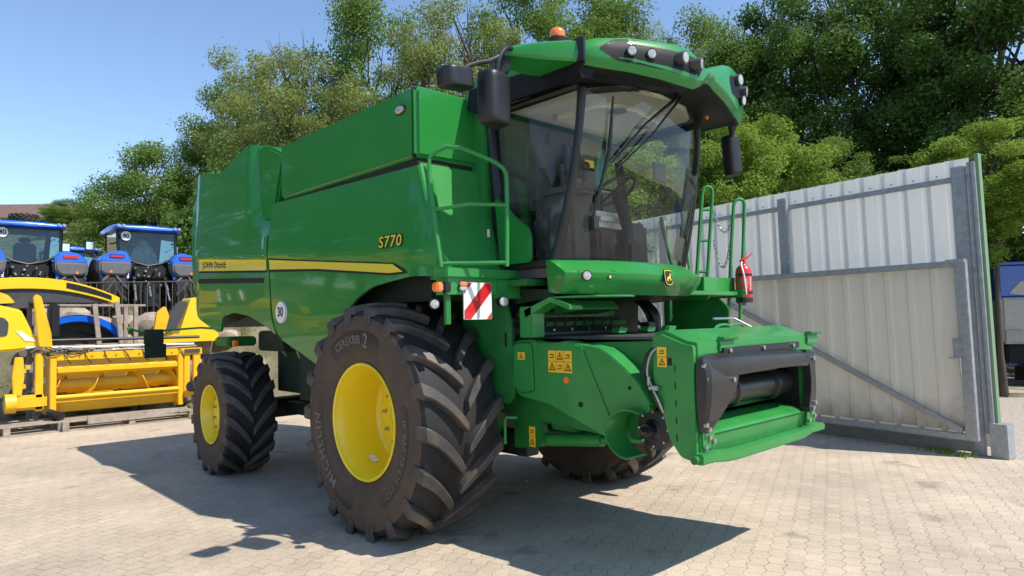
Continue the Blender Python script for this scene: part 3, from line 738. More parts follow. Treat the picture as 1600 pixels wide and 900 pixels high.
# right handrail
b = nb()
tube(b, [(1.02, -1.60, 2.24), (.93, -1.60, 2.7), (.875, -1.60, 3.05), (.885, -1.59, 3.15), (1.03, -1.49, 3.22), (1.26, -1.26, 3.08), (1.34, -1.20, 3.0), (1.355, -1.20, 2.88), (1.355, -1.22, 2.24)], .0175, 10, smoothpts=1)
tube(b, [(.945, -1.60, 2.70), (1.15, -1.40, 2.735), (1.355, -1.21, 2.72)], .015, 10); tube(b, [(1.02, -1.59, 2.27), (1.355, -1.22, 2.27)], .016, 10)
finish(b, 'handrail', GREEN2, CH)
# big inner plate between wheel and feeder house, right and left
b = nb(); prism(b, rounded([(.45, 2.1), (1.0, 2.1), (1.03, 1.98), (1.10, 1.76), (1.10, 1.20), (1.04, 1.13), (.80, 1.13), (.45, 1.5)], .03), 'y', -.935, -.91, .006)
box(b, (.40, -.90, .75), (.62, -.60, 2.05)); finish(b, 'inner_side_plate', GREEN3, CH)
b = nb(); prism(b, rounded([(1.12, 2.0), (1.75, 2.0), (1.86, 1.9), (1.84, 1.66), (1.75, 1.60), (1.12, 1.60)], .05), 'y', 1.20, 1.23, .006); finish(b, 'inner_side_plate', GREEN3, CH)
b = nb(); box(b, (1.101, -.936, 1.62), (1.104, -.928, 1.80)); box(b, (1.0, -.9365, 1.60), (1.03, -.9355, 1.72)); finish(b, 'slot', BLKM, CH, smooth=0)

# warning panel and side lamps on their bracket
b = nb(); prism(b, rounded([(-1.455, 1.835), (-1.170, 1.835), (-1.170, 2.125), (-1.455, 2.125)], .012), 'x', 1.10, 1.112); wp = finish(b, 'warning_panel', WHITE, CH, smooth=0)
b = nb()
def strip(a0, a1):      # clip the diagonal band to the panel
    x0, x1, z0, z1 = -1.452, -1.173, 1.838, 2.122; p = []
    for v in ((x0, z0), (x1, z0), (x1, z1), (x0, z1)): p.append(v)
    def side(v, a): return (v[1] - z0) - (v[0] - x0) * (z1 - z0) / (x1 - x0) - a
    def clip(poly, a, sg):
        out = []
        for i, v in enumerate(poly):
            w = poly[(i + 1) % len(poly)]; dv, dw = side(v, a) * sg, side(w, a) * sg
            if dv >= 0: out.append(v)
            if dv * dw < 0:
                t = dv / (dv - dw); out.append((v[0] + (w[0] - v[0]) * t, v[1] + (w[1] - v[1]) * t))
        return out
    q = clip(clip(p, a0, 1), a1, -1)
    if len(q) > 2: b.faces.new([b.verts.new((1.1135, y, z)) for y, z in q])
strip(-.068, .068); strip(.20, .5); strip(-.5, -.20 - .03)
finish(b, 'red_stripes', RED, wp, smooth=0)
b = nb(); box(b, (1.03, -1.68, 2.095), (1.08, -1.20, 2.125), .004); box(b, (1.04, -1.60, 1.80), (1.07, -1.55, 2.10), .004); finish(b, 'lamp_bracket', GREEN3, CH)
b = nb(); box(b, (1.04, -1.635, 2.05), (1.11, -1.575, 2.125), .006); o = finish(b, 'turn_lamp', BLK, CH); b = nb(); box(b, (1.02, -1.70, 2.05), (1.10, -1.636, 2.122), .012); finish(b, 'lens', ORANGE, o)
b = nb(); box(b, (1.04, -1.50, 2.055), (1.11, -1.43, 2.125), .006); o = finish(b, 'position_lamp', BLK, CH)
b = nb(); box(b, (1.111, -1.505, 2.095), (1.135, -1.43, 2.128), .008); finish(b, 'amber_lens', ORANGE, o)
b = nb(); box(b, (1.111, -1.505, 2.058), (1.133, -1.43, 2.094), .008); finish(b, 'clear_lens', LAMP, o)
lamp_round('round_lamp', CH, (1.12, -1.745, 1.955), (.9, -.5, 0), .036, .05, BLK)
lamp_round('round_lamp', CH, (1.16, -1.085, 1.975), (1, -.25, 0), .042, .05, BLK)

# ---------------- cab
HB = .895
def ws(u, v):           # windscreen: u -1..1 across (right..left), v 0..1 up
    y = u * (HB + .0 - .06 * v); x = (1.57 + .27 * v) + (.17 - .04 * v) * (1 - abs(u) ** 2.2) + .05 * sin(pi * v)
    return Vector((x, y, 2.28 + v * (1.35 + .09 * (1 - u * u) + .05 * u)))
def surf(fn, nu, nv, th=0):
    t = bmesh.new(); g_ = [[t.verts.new(fn(-1 + 2 * i / nu, j / nv)) for i in range(nu + 1)] for j in range(nv + 1)]
    for j in range(nv):
        for i in range(nu): t.faces.new((g_[j][i], g_[j][i + 1], g_[j + 1][i + 1], g_[j + 1][i]))
    return t
finish(surf(ws, 24, 14), 'windscreen', GLASS, CH, smooth=80)
RB = lambda z: .98 - .16 * (z - 2.3) / 1.24      # rear post x at height z
b = nb()
for s in (-1, 1):
    tube(b, [ws(s, v) + Vector((-.02, -s * .012, 0)) for v in (0, .25, .5, .75, 1.02)], [.042, .036, .032, .032, .036], 10)
    tube(b, [Vector((RB(z), s * .885, z)) for z in (2.25, 2.8, 3.2, 3.62)], [.045] * 4, 8)
tube(b, [ws(u, 1.0) + Vector((-.03, 0, .01)) for u in (-1, -.5, 0, .5, 1)], [.04] * 5, 8)
tube(b, [ws(u, 0) + Vector((-.03, 0, -.01)) for u in (-1, -.5, 0, .5, 1)], [.03] * 5, 8)
for s in (-1, 1):
    tube(b, [(.86, s * .885, 3.61), (1.82, s * .855, 3.62)], [.035, .035], 8)
    tube(b, [(.97, s * .89, 2.27), (1.56, s * .90, 2.27)], [.035, .035], 8)
tube(b, [(.86, -.86, 3.58), (.86, .86, 3.58)], [.04] * 2, 8); tube(b, [(.97, -.86, 2.75), (.97, .86, 2.75)], [.04] * 2, 8)
finish(b, 'cab_frame', BLK, CH)
# side panes
for s in (-1, 1):
    b = nb(); vs = []
    n = 8; lo = []; hi = []
    for i in range(n + 1):
        t = i / n
        lo.append(Vector((1.00 * (1 - t) + 1.57 * t, s * (.892 + .035 * sin(pi * t)), 2.30))); hi.append(Vector((.83 * (1 - t) + 1.83 * t, s * (.885 - .045 * t + .035 * sin(pi * t)), 3.60)))
    a = [b.verts.new(p) for p in lo]; c = [b.verts.new(p) for p in hi]
    for i in range(n): b.faces.new((a[i], a[i + 1], c[i + 1], c[i]))
    finish(b, 'side_window', GLASS, CH, smooth=80)
b = nb(); b.faces.new([b.verts.new(p) for p in ((.955, -.84, 2.78), (.955, .84, 2.78), (.86, .84, 3.55), (.86, -.84, 3.55))]); finish(b, 'rear_window', GLASS, CH, smooth=0)
# lower green body-coloured door panel on the right side
b = nb(); prism(b, rounded([(.93, 2.86), (.985, 2.83), (1.14, 2.68), (1.30, 2.58), (1.33, 2.50), (1.33, 2.285), (.98, 2.285)], .04), 'y', -.955, -.905, .012); finish(b, 'cab_lower_panel', GREEN, CH)
b = nb(); prism(b, rounded([(.80, 3.55), (.86, 3.55), (.93, 2.95), (1.0, 2.75), (1.16, 2.60), (1.20, 2.35), (1.12, 2.25), (.85, 2.25)], .04), 'y', -.904, -.86, .006); finish(b, 'door_seal', BLK, CH)
# cab floor, back wall, headliner
b = nb(); prism(b, [(.70, -.86), (.70, .86), (1.55, .88), (1.70, .5), (1.75, 0), (1.70, -.5), (1.55, -.88)], 'z', 2.16, 2.27); finish(b, 'cab_floor', INTER, CH, smooth=0)
b = nb(); prism(b, rounded([(-.84, 2.2), (.84, 2.2), (.84, 2.76), (.46, 2.78), (.36, 2.9), (.36, 3.4), (.46, 3.5), (.46, 3.58), (-.84, 3.58)], .05), 'x', .87, .94, .01); finish(b, 'cab_back_wall', INTER, CH)
b = nb(); prism(b, rounded([(.86, -.82), (.86, .82), (1.75, .80), (1.93, .45), (1.98, 0), (1.93, -.45), (1.75, -.80)], .05), 'z', 3.655, 3.70, .015)
hl = finish(b, 'headliner', BEIGE, CH)
b = nb(); prism(b, rounded([(1.05, -.35), (1.05, .65), (1.60, .60), (1.72, 0), (1.60, -.35)], .08), 'z', 3.61, 3.655, .02); finish(b, 'headliner_console', BEIGE, hl)
b = nb(); cyl(b, (1.62, -.12, 3.600), (1.62, -.12, 3.614), .075, 20); cyl(b, (1.45, .45, 3.600), (1.45, .45, 3.614), .06, 20); finish(b, 'speaker_grille', INTERL, hl)
# seat, steering column, consoles, monitors
b = nb(); box(b, (1.05, -.27, 2.62), (1.48, .23, 2.76), .05); seat = finish(b, 'driver_seat', FABRIC, CH)
b = nb(); box(b, (.99, -.25, 2.72), (1.12, .21, 3.28), .05, Matrix.Translation((0, 0, 0))); box(b, (.99, -.14, 3.26), (1.08, .10, 3.46), .035); finish(b, 'backrest', INTER, seat)
b = nb(); box(b, (1.1, -.15, 2.27), (1.4, .12, 2.62), .03); finish(b, 'seat_base', INTER, seat)
b = nb(); box(b, (1.05, -.62, 2.27), (1.5, -.36, 2.86), .04); box(b, (1.12, -.58, 2.86), (1.60, -.36, 2.95), .03); cons = finish(b, 'armrest_console', INTER, CH)
b = nb(); cyl(b, (1.50, -.45, 2.95), (1.52, -.45, 3.08), .02, 8); t = bmesh.new(); bmesh.ops.create_uvsphere(t, u_segments=10, v_segments=8, radius=.04); t.transform(Matrix.Translation((1.52, -.45, 3.1))); merge(b, t); finish(b, 'control_lever', BLK, cons)
b = nb(); tube(b, [(1.58, .0, 2.27), (1.60, .0, 2.6), (1.48, .0, 2.92)], [.07, .055, .04], 10); box(b, (1.50, -.10, 2.26), (1.68, .10, 2.50), .04); sc_ = finish(b, 'steering_column', BLK, CH)
b = nb()
ring = [Vector((1.46, 0, 2.95)) + Vector((.20 * cos(a) * .86, .20 * sin(a), .20 * cos(a) * .5)) for a in [2 * pi * k / 24 for k in range(25)]]
tube(b, ring, .016, 8, cap=False); tube(b, [ring[0], ring[12]], .012, 6); tube(b, [ring[6], ring[18]], .012, 6); finish(b, 'steering_wheel', BLK, sc_)
b = nb(); box(b, (1.40, -.60, 3.02), (1.43, -.36, 3.20), .01, Matrix.Identity(4)); tube(b, [(1.41, -.48, 3.02), (1.42, -.52, 2.9)], .012, 6); finish(b, 'monitor', BLK, CH)
b = nb(); box(b, (1.50, .52, 3.10), (1.53, .72, 3.28), .01); tube(b, [(1.52, .62, 3.1), (1.56, .80, 2.9)], .012, 6); finish(b, 'monitor', BLK, CH)
b = nb(); box(b, (1.02, .30, 2.27), (1.35, .66, 2.72), .04); box(b, (.99, .30, 2.68), (1.06, .62, 3.05), .03); finish(b, 'instructor_seat', INTER, CH)
# document sheet and tag behind the glass
b = nb(); b.faces.new([b.verts.new(ws(u, v) + Vector((-.012, 0, 0))) for u, v in ((.58, .045), (.86, .045), (.86, .19), (.58, .19))]); finish(b, 'paper_notice', INTERL, CH, smooth=0)
b = nb(); box(b, (1.10, .02, 3.20), (1.12, .14, 3.30)); box(b, (1.09, .0, 3.05), (1.11, .12, 3.18)); finish(b, 'yellow_sticker', STICK, CH, smooth=0)
# left side green frame seen through the glass (ladder head)
b = nb(); tube(b, [(1.1, .98, 2.3), (1.0, .98, 2.8)], .02, 8); tube(b, [(1.40, .97, 2.3), (1.30, .97, 2.7), (1.28, .97, 2.82)], .02, 8); finish(b, 'door_grab_rail', GREEN2, CH)
# wipers
b = nb()
wa = ws(.20, .97) + Vector((.06, 0, .03)); tube(b, [wa, wa + Vector((.03, -.06, -.06)), ws(-.30, .78) + Vector((.05, 0, 0)), ws(-.66, .56) + Vector((.03, 0, 0))], [.018, .018, .010, .008], 8)
tube(b, [wa + Vector((0, .06, -.02)), ws(-.20, .72) + Vector((.05, 0, 0)), ws(-.64, .50) + Vector((.03, 0, 0))], [.014, .008, .007], 8)
tube(b, [ws(-.70, .94) + Vector((.03, 0, 0)), ws(-.71, .62) + Vector((.04, 0, 0)), ws(-.78, .16) + Vector((.035, 0, 0))], [.008, .018, .008], 6)
box(b, tuple(ws(-.76, .22) + Vector((.01, -.04, -.06))), tuple(ws(-.76, .22) + Vector((.07, .04, .05))), .01)
finish(b, 'wiper', BLK, CH)
# nose panel under the windscreen
def nosey(u, v):
    y = u * (.955 - .02 * (1 - v) ** 2)
    base = 1.63 + .25 * (1 - abs(u) ** 2.6)
    pr_ = {0: -.05, 1: .0}
    x = base + (.09 * sin(min(1, v * 1.6) * pi / 2) - .16 * max(0, v - .62) / .38)
    z = 2.02 + .265 * v + .015 * (1 - u * u) * (1 - v) * -1 + .0
    return Vector((x, y, z))
t = surf(nosey, 28, 10)
ext = [v for v in t.verts]
bm2 = nb(); merge(bm2, t)
# close top and bottom towards the cab
def closing(z, vv, zz):
    pts = [nosey(-1 + 2 * i / 28, vv) for i in range(29)]
    a = [bm2.verts.new(p) for p in pts]; c_ = [bm2.verts.new((1.5, p.y * .98, zz)) for p in pts]
    for i in range(28): bm2.faces.new((a[i], a[i + 1], c_[i + 1], c_[i]))
closing(0, 0, 2.04); closing(0, 1, 2.29)
for u in (-1, 1):
    p = [nosey(u, v / 10) for v in range(11)]; f = bm2.faces.new([bm2.verts.new(q) for q in p] + [bm2.verts.new((1.5, p[-1].y * .98, 2.29)), bm2.verts.new((1.5, p[0].y * .98, 2.04))])
bmesh.ops.remove_doubles(bm2, verts=bm2.verts, dist=.001)
nose = finish(bm2, 'nose_panel', GREEN, CH, smooth=40)
def on_nose(y, z, off=.006):
    u = y / 1.0; v = (z - 2.02) / .265; p = nosey(u, v); return p + Vector((off, 0, 0))
b = nb()
pts = rounded([(-.93, 2.11), (-.60, 2.08), (-.50, 2.11), (-.62, 2.205), (-.90, 2.20)], .02)
# darker shaped lamp field, following the nose
f = [b.verts.new(on_nose(y, z, .004)) for y, z in pts]; b.faces.new(f); bmesh.ops.triangulate(b, faces=b.faces); finish(b, 'lamp_field', GREEN3, nose, smooth=80)
p = on_nose(-.85, 2.155, .004); lamp_round('head_lamp', CH, p, (1, -.45, 0), .038, .02).parent = nose
p = on_nose(-.66, 2.145, .004); lamp_round('small_lamp', CH, p, (1, -.3, 0), .014, .02, BLK, CHROME).parent = nose
# shield-shaped badge: black field, yellow rim and a leaping deer drawn in small faces
p = on_nose(.02, 2.155, .010); bx = Vector((-.02, 1, 0)).normalized(); bz = Vector((-.15, 0, 1)).normalized(); bn = bx.cross(bz).normalized()
sh_ = rounded([(-.050, .062), (.050, .062), (.053, -.035), (.030, -.062), (-.030, -.062), (-.053, -.035)], .018)
def badge(name, pts, sc, off, mt, par):
    q = nb(); lo = [q.verts.new(p + (bx * u + bz * v) * sc + bn * (off - .008)) for u, v in pts]; hi = [q.verts.new(p + (bx * u + bz * v) * sc + bn * off) for u, v in pts]
    q.faces.new(hi); n_ = len(pts)
    for i in range(n_): q.faces.new((lo[i], lo[(i + 1) % n_], hi[(i + 1) % n_], hi[i]))
    bmesh.ops.triangulate(q, faces=[f for f in q.faces if len(f.verts) > 4]); return finish(q, name, mt, par, smooth=0)
bo = badge('badge', sh_, 1.12, .010, BLKM, nose)
badge('badge_rim', sh_, 1.02, .013, YSTR, bo).parent = nose; badge('badge_field', sh_, .90, .016, BLKM, nose)
deer = [(-.034, -.010), (-.022, .004), (-.008, .010), (.006, .008), (.014, .022), (.008, .038), (.012, .040), (.018, .028), (.026, .036), (.028, .032), (.024, .022), (.034, .018), (.030, .014), (.022, .012), (.018, -.004), (.030, -.012), (.034, -.026), (.029, -.026), (.024, -.015), (.012, -.010), (.008, -.012), (.018, -.030), (.012, -.032), (.000, -.012), (-.014, -.008), (-.016, -.022), (-.026, -.038), (-.032, -.036), (-.024, -.020), (-.024, -.008), (-.032, -.020), (-.038, -.030), (-.042, -.026), (-.036, -.014)]
badge('badge_deer', deer, .95, .019, YSTR, nose)
# perforated step under the nose
b = nb(); prism(b, rounded([(1.55, -.95), (1.95, -.88), (2.05, -.62), (2.0, -.45), (1.55, -.60)], .04), 'z', 1.985, 2.0, .003); finish(b, 'cab_step', GREEN2, CH)

# ---------------- cab roof
stn = [(-1.02, 2.03, 3.885, 3.70), (-.92, 2.11, 3.915, 3.675), (-.7, 2.235, 3.935, 3.655), (-.45, 2.335, 3.94, 3.63), (-.28, 2.385, 3.945, 3.61), (-.12, 2.41, 3.93, 3.605), (-.02, 2.41, 3.87, 3.65), (.06, 2.40, 3.83, 3.70), (.17, 2.38, 3.85, 3.715), (.30, 2.355, 3.91, 3.69), (.50, 2.33, 3.99, 3.65), (.75, 2.26, 4.06, 3.62), (.95, 2.20, 4.07, 3.60), (1.08, 2.15, 4.03, 3.60), (1.17, 2.08, 3.95, 3.63)]
def rsec(y, xf, zt, zb):
    k = .96 if abs(y) > 1 else 1
    return [(xf - .05, y, zb), (xf - .015, y, zb + .03), (xf, y, zb + .08), (xf - .015, y, zt - .07), (xf - .06, y, zt - .015), (xf - .16, y, zt), (1.45, y * (.95 if y > .9 else 1), 3.955), (.78, y * (.85 if y > .9 else 1), 3.90), (.64, y * (.85 if y > .9 else 1), 3.80), (.66, y * (.85 if y > .9 else 1), 3.68), (.82, y * (.85 if y > .9 else 1), 3.705), (1.80, y, 3.755)]
b = nb(); loft(b, [rsec(*s_) for s_ in stn]); roof = finish(b, 'cab_roof', GREEN, CH, smooth=38)
# dark visor underside with moulded lip
def vsec(y, xf, zb): return [(xf - .055, y, zb + .004), (xf - .075, y, zb - .008), (1.99, y, 3.70 + .03 * y - .07 * y * y), (1.86, y, 3.705 + .03 * y - .07 * y * y), (1.0, y, 3.705), (.85, y, 3.705), (1.0, y, 3.73), (1.7, y, 3.75)]
b = nb(); loft(b, [vsec(y, xf, zb) for y, xf, zt, zb in stn]); vis = finish(b, 'visor_underside', VISOR, CH, smooth=45)
# wings that carry the mirrors
for s in (-1, 1):
    zz = .0 if s < 0 else .05
    b = nb()
    def wsec(y, xf, zt, zb, d): return [(xf - .02, s * y, zb), (xf, s * y, (zb + zt) / 2 - .02), (xf - .015, s * y, zt - .02), (xf - .06, s * y, zt), (xf - d, s * y, zt - .01), (xf - d, s * y, zb)]
    loft(b, [wsec(1.045, 2.0, 3.885 + zz, 3.71 + zz, .42), wsec(1.15, 1.93, 3.875 + zz, 3.715 + zz, .40), wsec(1.30, 1.80, 3.86 + zz, 3.73 + zz, .30), wsec(1.43, 1.66, 3.835 + zz, 3.765 + zz, .16)] if s < 0 else
         [wsec(1.17, 2.06, 3.93, 3.64, .42), wsec(1.22, 2.02, 3.89, 3.65, .38), wsec(1.28, 1.95, 3.84, 3.67, .30), wsec(1.33, 1.88, 3.80, 3.70, .20)])
    finish(b, 'roof_wing', GREEN, CH, smooth=38)
b = nb(); prism(b, [(2.03, 3.705), (1.95, 3.72), (1.45, 3.79), (.72, 3.83), (.68, 3.66), (.80, 3.60), (1.95, 3.60), (2.0, 3.66)], 'y', -1.04, -1.015, .004); finish(b, 'side_lining', VISOR, CH)
# lamp recesses
def rf(y, off=0):
    for a, c_ in zip(stn, stn[1:]):
        if a[0] <= y <= c_[0]:
            t = (y - a[0]) / (c_[0] - a[0]); return a[1] + (c_[1] - a[1]) * t, a[2] + (c_[2] - a[2]) * t, a[3] + (c_[3] - a[3]) * t
def roof_front(y, z, off):
    xf, zt, zb = rf(y); t = (z - zb) / (zt - zb)
    P = [(0, -.05), (.12, -.015), (.3, 0), (.75, -.015), (.93, -.06), (1.0, -.16)]
    for (a, va), (b_, vb) in zip(P, P[1:]):
        if t <= b_: return Vector((xf + va + (vb - va) * max(0, t - a) / (b_ - a) + off, y, z))
    return Vector((xf - .16 + off, y, z))
for nm, ya, yb in (('R', -.93, -.07), ('L', .55, 1.10)):
    b = nb(); n = 20; prev = None
    for i in range(n + 1):
        t = i / n; y = ya + (yb - ya) * t
        xf, zt, zb = rf(y)
        e = min(1, sin(pi * min(.5, (t * 2.6 + .04))) if t < .2 else 1); e2 = min(1, sin(pi * min(.5, (1 - t) * 4.0 + .10)))
        h_ = (zt - zb) * .35 * min(e, e2); zm = (zt + zb) / 2 + .012
        col = [b.verts.new(roof_front(y, zm - h_ + 2 * h_ * j / 4, .004)) for j in range(5)]
        if prev:
            for j in range(4): b.faces.new((prev[j], prev[j + 1], col[j + 1], col[j]))
        prev = col
    rec = finish(b, 'lamp_recess', VISOR, CH, smooth=60)
    lamps = [(-.72, 3.80, (1, -.55, -.10), .038, .02), (-.565, 3.795, (1, -.50, -.10), .038, .02), (-.32, 3.80, (1, .05, -.10), .045, .07), (-.17, 3.78, (1, .35, -.10), .045, .08)] if nm == 'R' else \
            [(.78, 3.91, (1, .05, -.05), .048, .05), (.96, 3.86, (1, .35, -.10), .046, .06), (.87, 3.75, (1, .1, -.15), .042, .04)]
    for y, z, d, r, ex in lamps:
        p = roof_front(y, z, 0); d = Vector(d).normalized(); lamp_round('roof_lamp', CH, p + d * ex * .8, d, r, ex, BLK if ex < .05 else GREYP).parent = rec
# roof seam between visor and wing
b = nb(); box(b, (1.93, -1.056, 3.71), (2.045, -1.036, 3.884)); finish(b, 'roof_joint', BLK, CH, smooth=0)
b = nb(); box(b, (2.02, .62, 3.585), (2.04, .65, 3.615), .004); finish(b, 'marker_lamp', ORANGE, CH)
# beacon
b = nb(); lathe(b, [(.055, 0), (.06, .03), (.045, .045), (.01, .045)], Matrix.Translation((1.72, -.98, 3.945)) @ Matrix.Scale(1.15, 4) @ Matrix.Rotation(R_(90), 4, 'X'), 20); bc = finish(b, 'beacon', BLK, CH)
b = nb(); lathe(b, [(.050, .04), (.052, .05), (.049, .085), (.035, .098), (.005, .10)], Matrix.Translation((1.72, -.98, 3.945)) @ Matrix.Scale(1.15, 4) @ Matrix.Rotation(R_(90), 4, 'X'), 20); finish(b, 'beacon_lens', ORANGE, bc, smooth=60)
# antennas
for (x, y, z0, z1) in ((1.05, 1.05, 3.85, 4.34), (1.20, .95, 3.95, 4.42)):
    b = nb(); tube(b, [(x, y, z0), (x, y, z0 + .2), (x, y, z1)], [.016, .014, .007], 8); finish(b, 'antenna', BLK, CH)
# mirrors
def mirror(nm, cx, cy, cz, w, h, d, rx=0, rz=0, par=CH):
    b = nb(); M_ = Matrix.Translation((cx, cy, cz)) @ Matrix.Rotation(rz, 4, 'Z') @ Matrix.Rotation(rx, 4, 'X')
    prof = rounded([(-w / 2, -h / 2), (w / 2, -h / 2), (w / 2, h / 2), (-w / 2, h / 2)], min(w, h) * .22, 5)
    secs = []
    for k, sx in ((-d * .5, .96), (-d * .45, 1.0), (0, 1.0), (d * .3, .93), (d * .46, .74), (d * .5, .45)):
        secs.append([(k, u * sx, v * (sx * .35 + .65)) for u, v in prof])
    loft(b, secs, True, 0, M_); o = finish(b, nm, BLK, par, smooth=50)
    b = nb(); q = [(-d * .5 - .003, u * .9, v * .92) for u, v in prof]; f = b.faces.new([b.verts.new(M_ @ Vector(v)) for v in q]); finish(b, 'mirror_glass', CHROME, o, smooth=0)
    return o
mirror('mirror', 1.68, -1.60, 3.395, .25, .385, .14, rz=.25)
mirror('wide_angle_mirror', 1.66, -1.93, 3.475, .26, .14, .14, rx=.12, rz=.1)
b = nb(); tube(b, [(1.66, -1.42, 3.81), (1.69, -1.50, 3.79), (1.70, -1.58, 3.70), (1.69, -1.60, 3.55)], .021, 10, smoothpts=1)
tube(b, [(1.69, -1.50, 3.78), (1.70, -1.62, 3.66), (1.69, -1.80, 3.60), (1.67, -1.92, 3.52)], .016, 10, smoothpts=1)
cyl(b, (1.55, -1.43, 3.70), (1.60, -1.47, 3.70), .075, 20); finish(b, 'mirror_arm', BLK, CH)
mirror('mirror', 1.86, 1.37, 3.40, .155, .40, .12, rz=-.2, rx=.10)
b = nb(); tube(b, [(1.94, 1.23, 3.72), (1.93, 1.26, 3.66), (1.90, 1.30, 3.60), (1.87, 1.35, 3.52)], [.07, .05, .024, .02], 10); finish(b, 'mirror_arm', BLK, CH)

# ---------------- left platform, rails, chains
b = nb(); box(b, (1.15, .60, 2.02), (1.80, 1.50, 2.06), .006); box(b, (1.60, 1.0, 2.06), (1.72, 1.58, 2.20), .006); box(b, (1.25, 1.50, 2.0), (1.85, 1.58, 2.08), .006); finish(b, 'entry_platform', GREEN2, CH)
def hoop(c, hw, lean, z0, z1, r=.02):
    c = Vector((c[0], c[1], 0)); ax = Vector((.684, .729, 0)); b = nb()
    def P(k, z): return c + ax * (k * hw - lean * (1 - (z - z0) / (z1 - z0))) + Vector((0, 0, z))
    tube(b, [P(-1, z0), P(-1, z1 - .10), P(-.8, z1 - .02), P(0, z1), P(.8, z1 - .02), P(1, z1 - .10), P(1, z0)], r, 10, smoothpts=2); return b, P
b, P_ = hoop((1.50, 1.50), .055, .10, 2.12, 3.16, .019)
for z in (2.28, 2.60, 2.92): tube(b, [P_(-1, z), P_(1, z)], .015, 8)
finish(b, 'ladder_handrail', GREEN2, CH)
b, P_ = hoop((1.74, 1.70), .06, .10, 1.75, 3.02, .018); finish(b, 'ladder_handrail', GREEN2, CH)
b = nb(); tube(b, [(1.38, 1.20, 2.1), (1.34, 1.22, 2.75)], .013, 8); finish(b, 'door_rail', GREEN2, CH)
b = nb(); tube(b, [(1.40, 1.30, 2.10), (1.28, 1.34, 2.9)], .013, 8); finish(b, 'door_rail', GREEN2, CH)
def chain(p0, p1, sag, n=22):
    b = nb(); p0, p1 = Vector(p0), Vector(p1); prev = None
    P = []
    for i in range(n + 1):
        t = i / n; q = p0.lerp(p1, t); q.z -= sag * 4 * t * (1 - t); P.append(q)
    for i in range(n):
        a, c_ = P[i], P[i + 1]; d = (c_ - a).normalized(); mid = (a + c_) / 2; L = (c_ - a).length * .72
        side = d.orthogonal().normalized() if i % 2 else d.cross(d.orthogonal()).normalized()
        ring = [mid + d * cos(2 * pi * k / 8) * L + side * sin(2 * pi * k / 8) * .012 for k in range(9)]
        tube(b, ring, .004, 5, cap=False)
    return finish(b, 'safety_chain', STEEL, CH)
chain((1.54, 1.54, 2.90), (1.69, 1.65, 2.86), .20); chain((1.53, 1.53, 2.60), (1.66, 1.62, 2.56), .26)
b = nb(); prism(b, rounded([(1.25, 1.98), (1.72, 1.98), (1.74, 2.0), (1.72, 2.08), (1.25, 2.08)], .01), 'y', 1.04, 1.07, .003); finish(b, 'platform_edge', GREEN2, CH)
# fire extinguisher bracket (part) - the extinguisher itself is its own thing
b = nb(); box(b, (1.78, 1.52, 1.92), (1.80, 1.66, 2.30), .004); finish(b, 'extinguisher_bracket', GREEN3, CH)

# ---------------- throat: front wall under the cab, ledges, hoses
b = nb(); prism(b, [(.70, 1.55), (.70, 2.12), (1.60, 2.05), (1.45, 1.99), (.95, 1.95), (.92, 1.55)], 'y', -.85, 1.0); finish(b, 'feeder_opening_hood', DKGREEN, CH, smooth=0)
b = nb(); box(b, (.90, -.72, 1.76), (1.00, .72, 1.80), .006); box(b, (.92, -.72, 1.655), (1.02, .72, 1.69), .004); finish(b, 'cross_rail', GREEN3, CH)
b = nb(); box(b, (1.02, -.70, 1.69), (1.05, .66, 1.71)); finish(b, 'seal_strip', GREYP, CH, smooth=0)
for i in range(6):
    b = nb(); cyl(b, (1.0, -.6 + i * .24, 1.73), (1.03, -.6 + i * .24, 1.73), .012, 8); finish(b, 'bolt', STEEL, CH)
b = nb()
prism(b, rounded([(1.25, 1.90), (1.55, 2.0), (1.75, 1.93), (1.75, 1.89), (1.55, 1.96), (1.27, 1.84)], .01), 'y', -.95, -.80, .004); box(b, (1.2, -.95, 1.68), (1.34, -.80, 1.93), .006); finish(b, 'hinge_bracket', GREEN2, CH)
rnd = random.Random(3)
for i in range(7):
    y0 = .55 + rnd.uniform(-.12, .12); b = nb()
    tube(b, [(1.30 + rnd.uniform(-.05, .05), y0, 2.0), (1.45 + rnd.uniform(-.05, .08), y0 - .02, 1.85), (1.42 + rnd.uniform(-.05, .05), y0 + .05, 1.70), (1.55, y0 + .02, 1.58)], .018, 8, smoothpts=2); finish(b, 'hydraulic_hose', HOSE, CH)
b = nb(); box(b, (1.40, .40, 1.60), (1.50, .52, 1.78), .01); cyl(b, (1.45, .58, 1.66), (1.45, .58, 1.84), .05, 12); finish(b, 'valve_block', BLK, CH)
b = nb(); tube(b, [(1.50, .74, 1.99), (1.50, .74, 1.78)], .014, 8); box(b, (1.48, .72, 1.80), (1.52, .76, 1.98), .003); finish(b, 'hanging_bracket', GREEN2, CH)

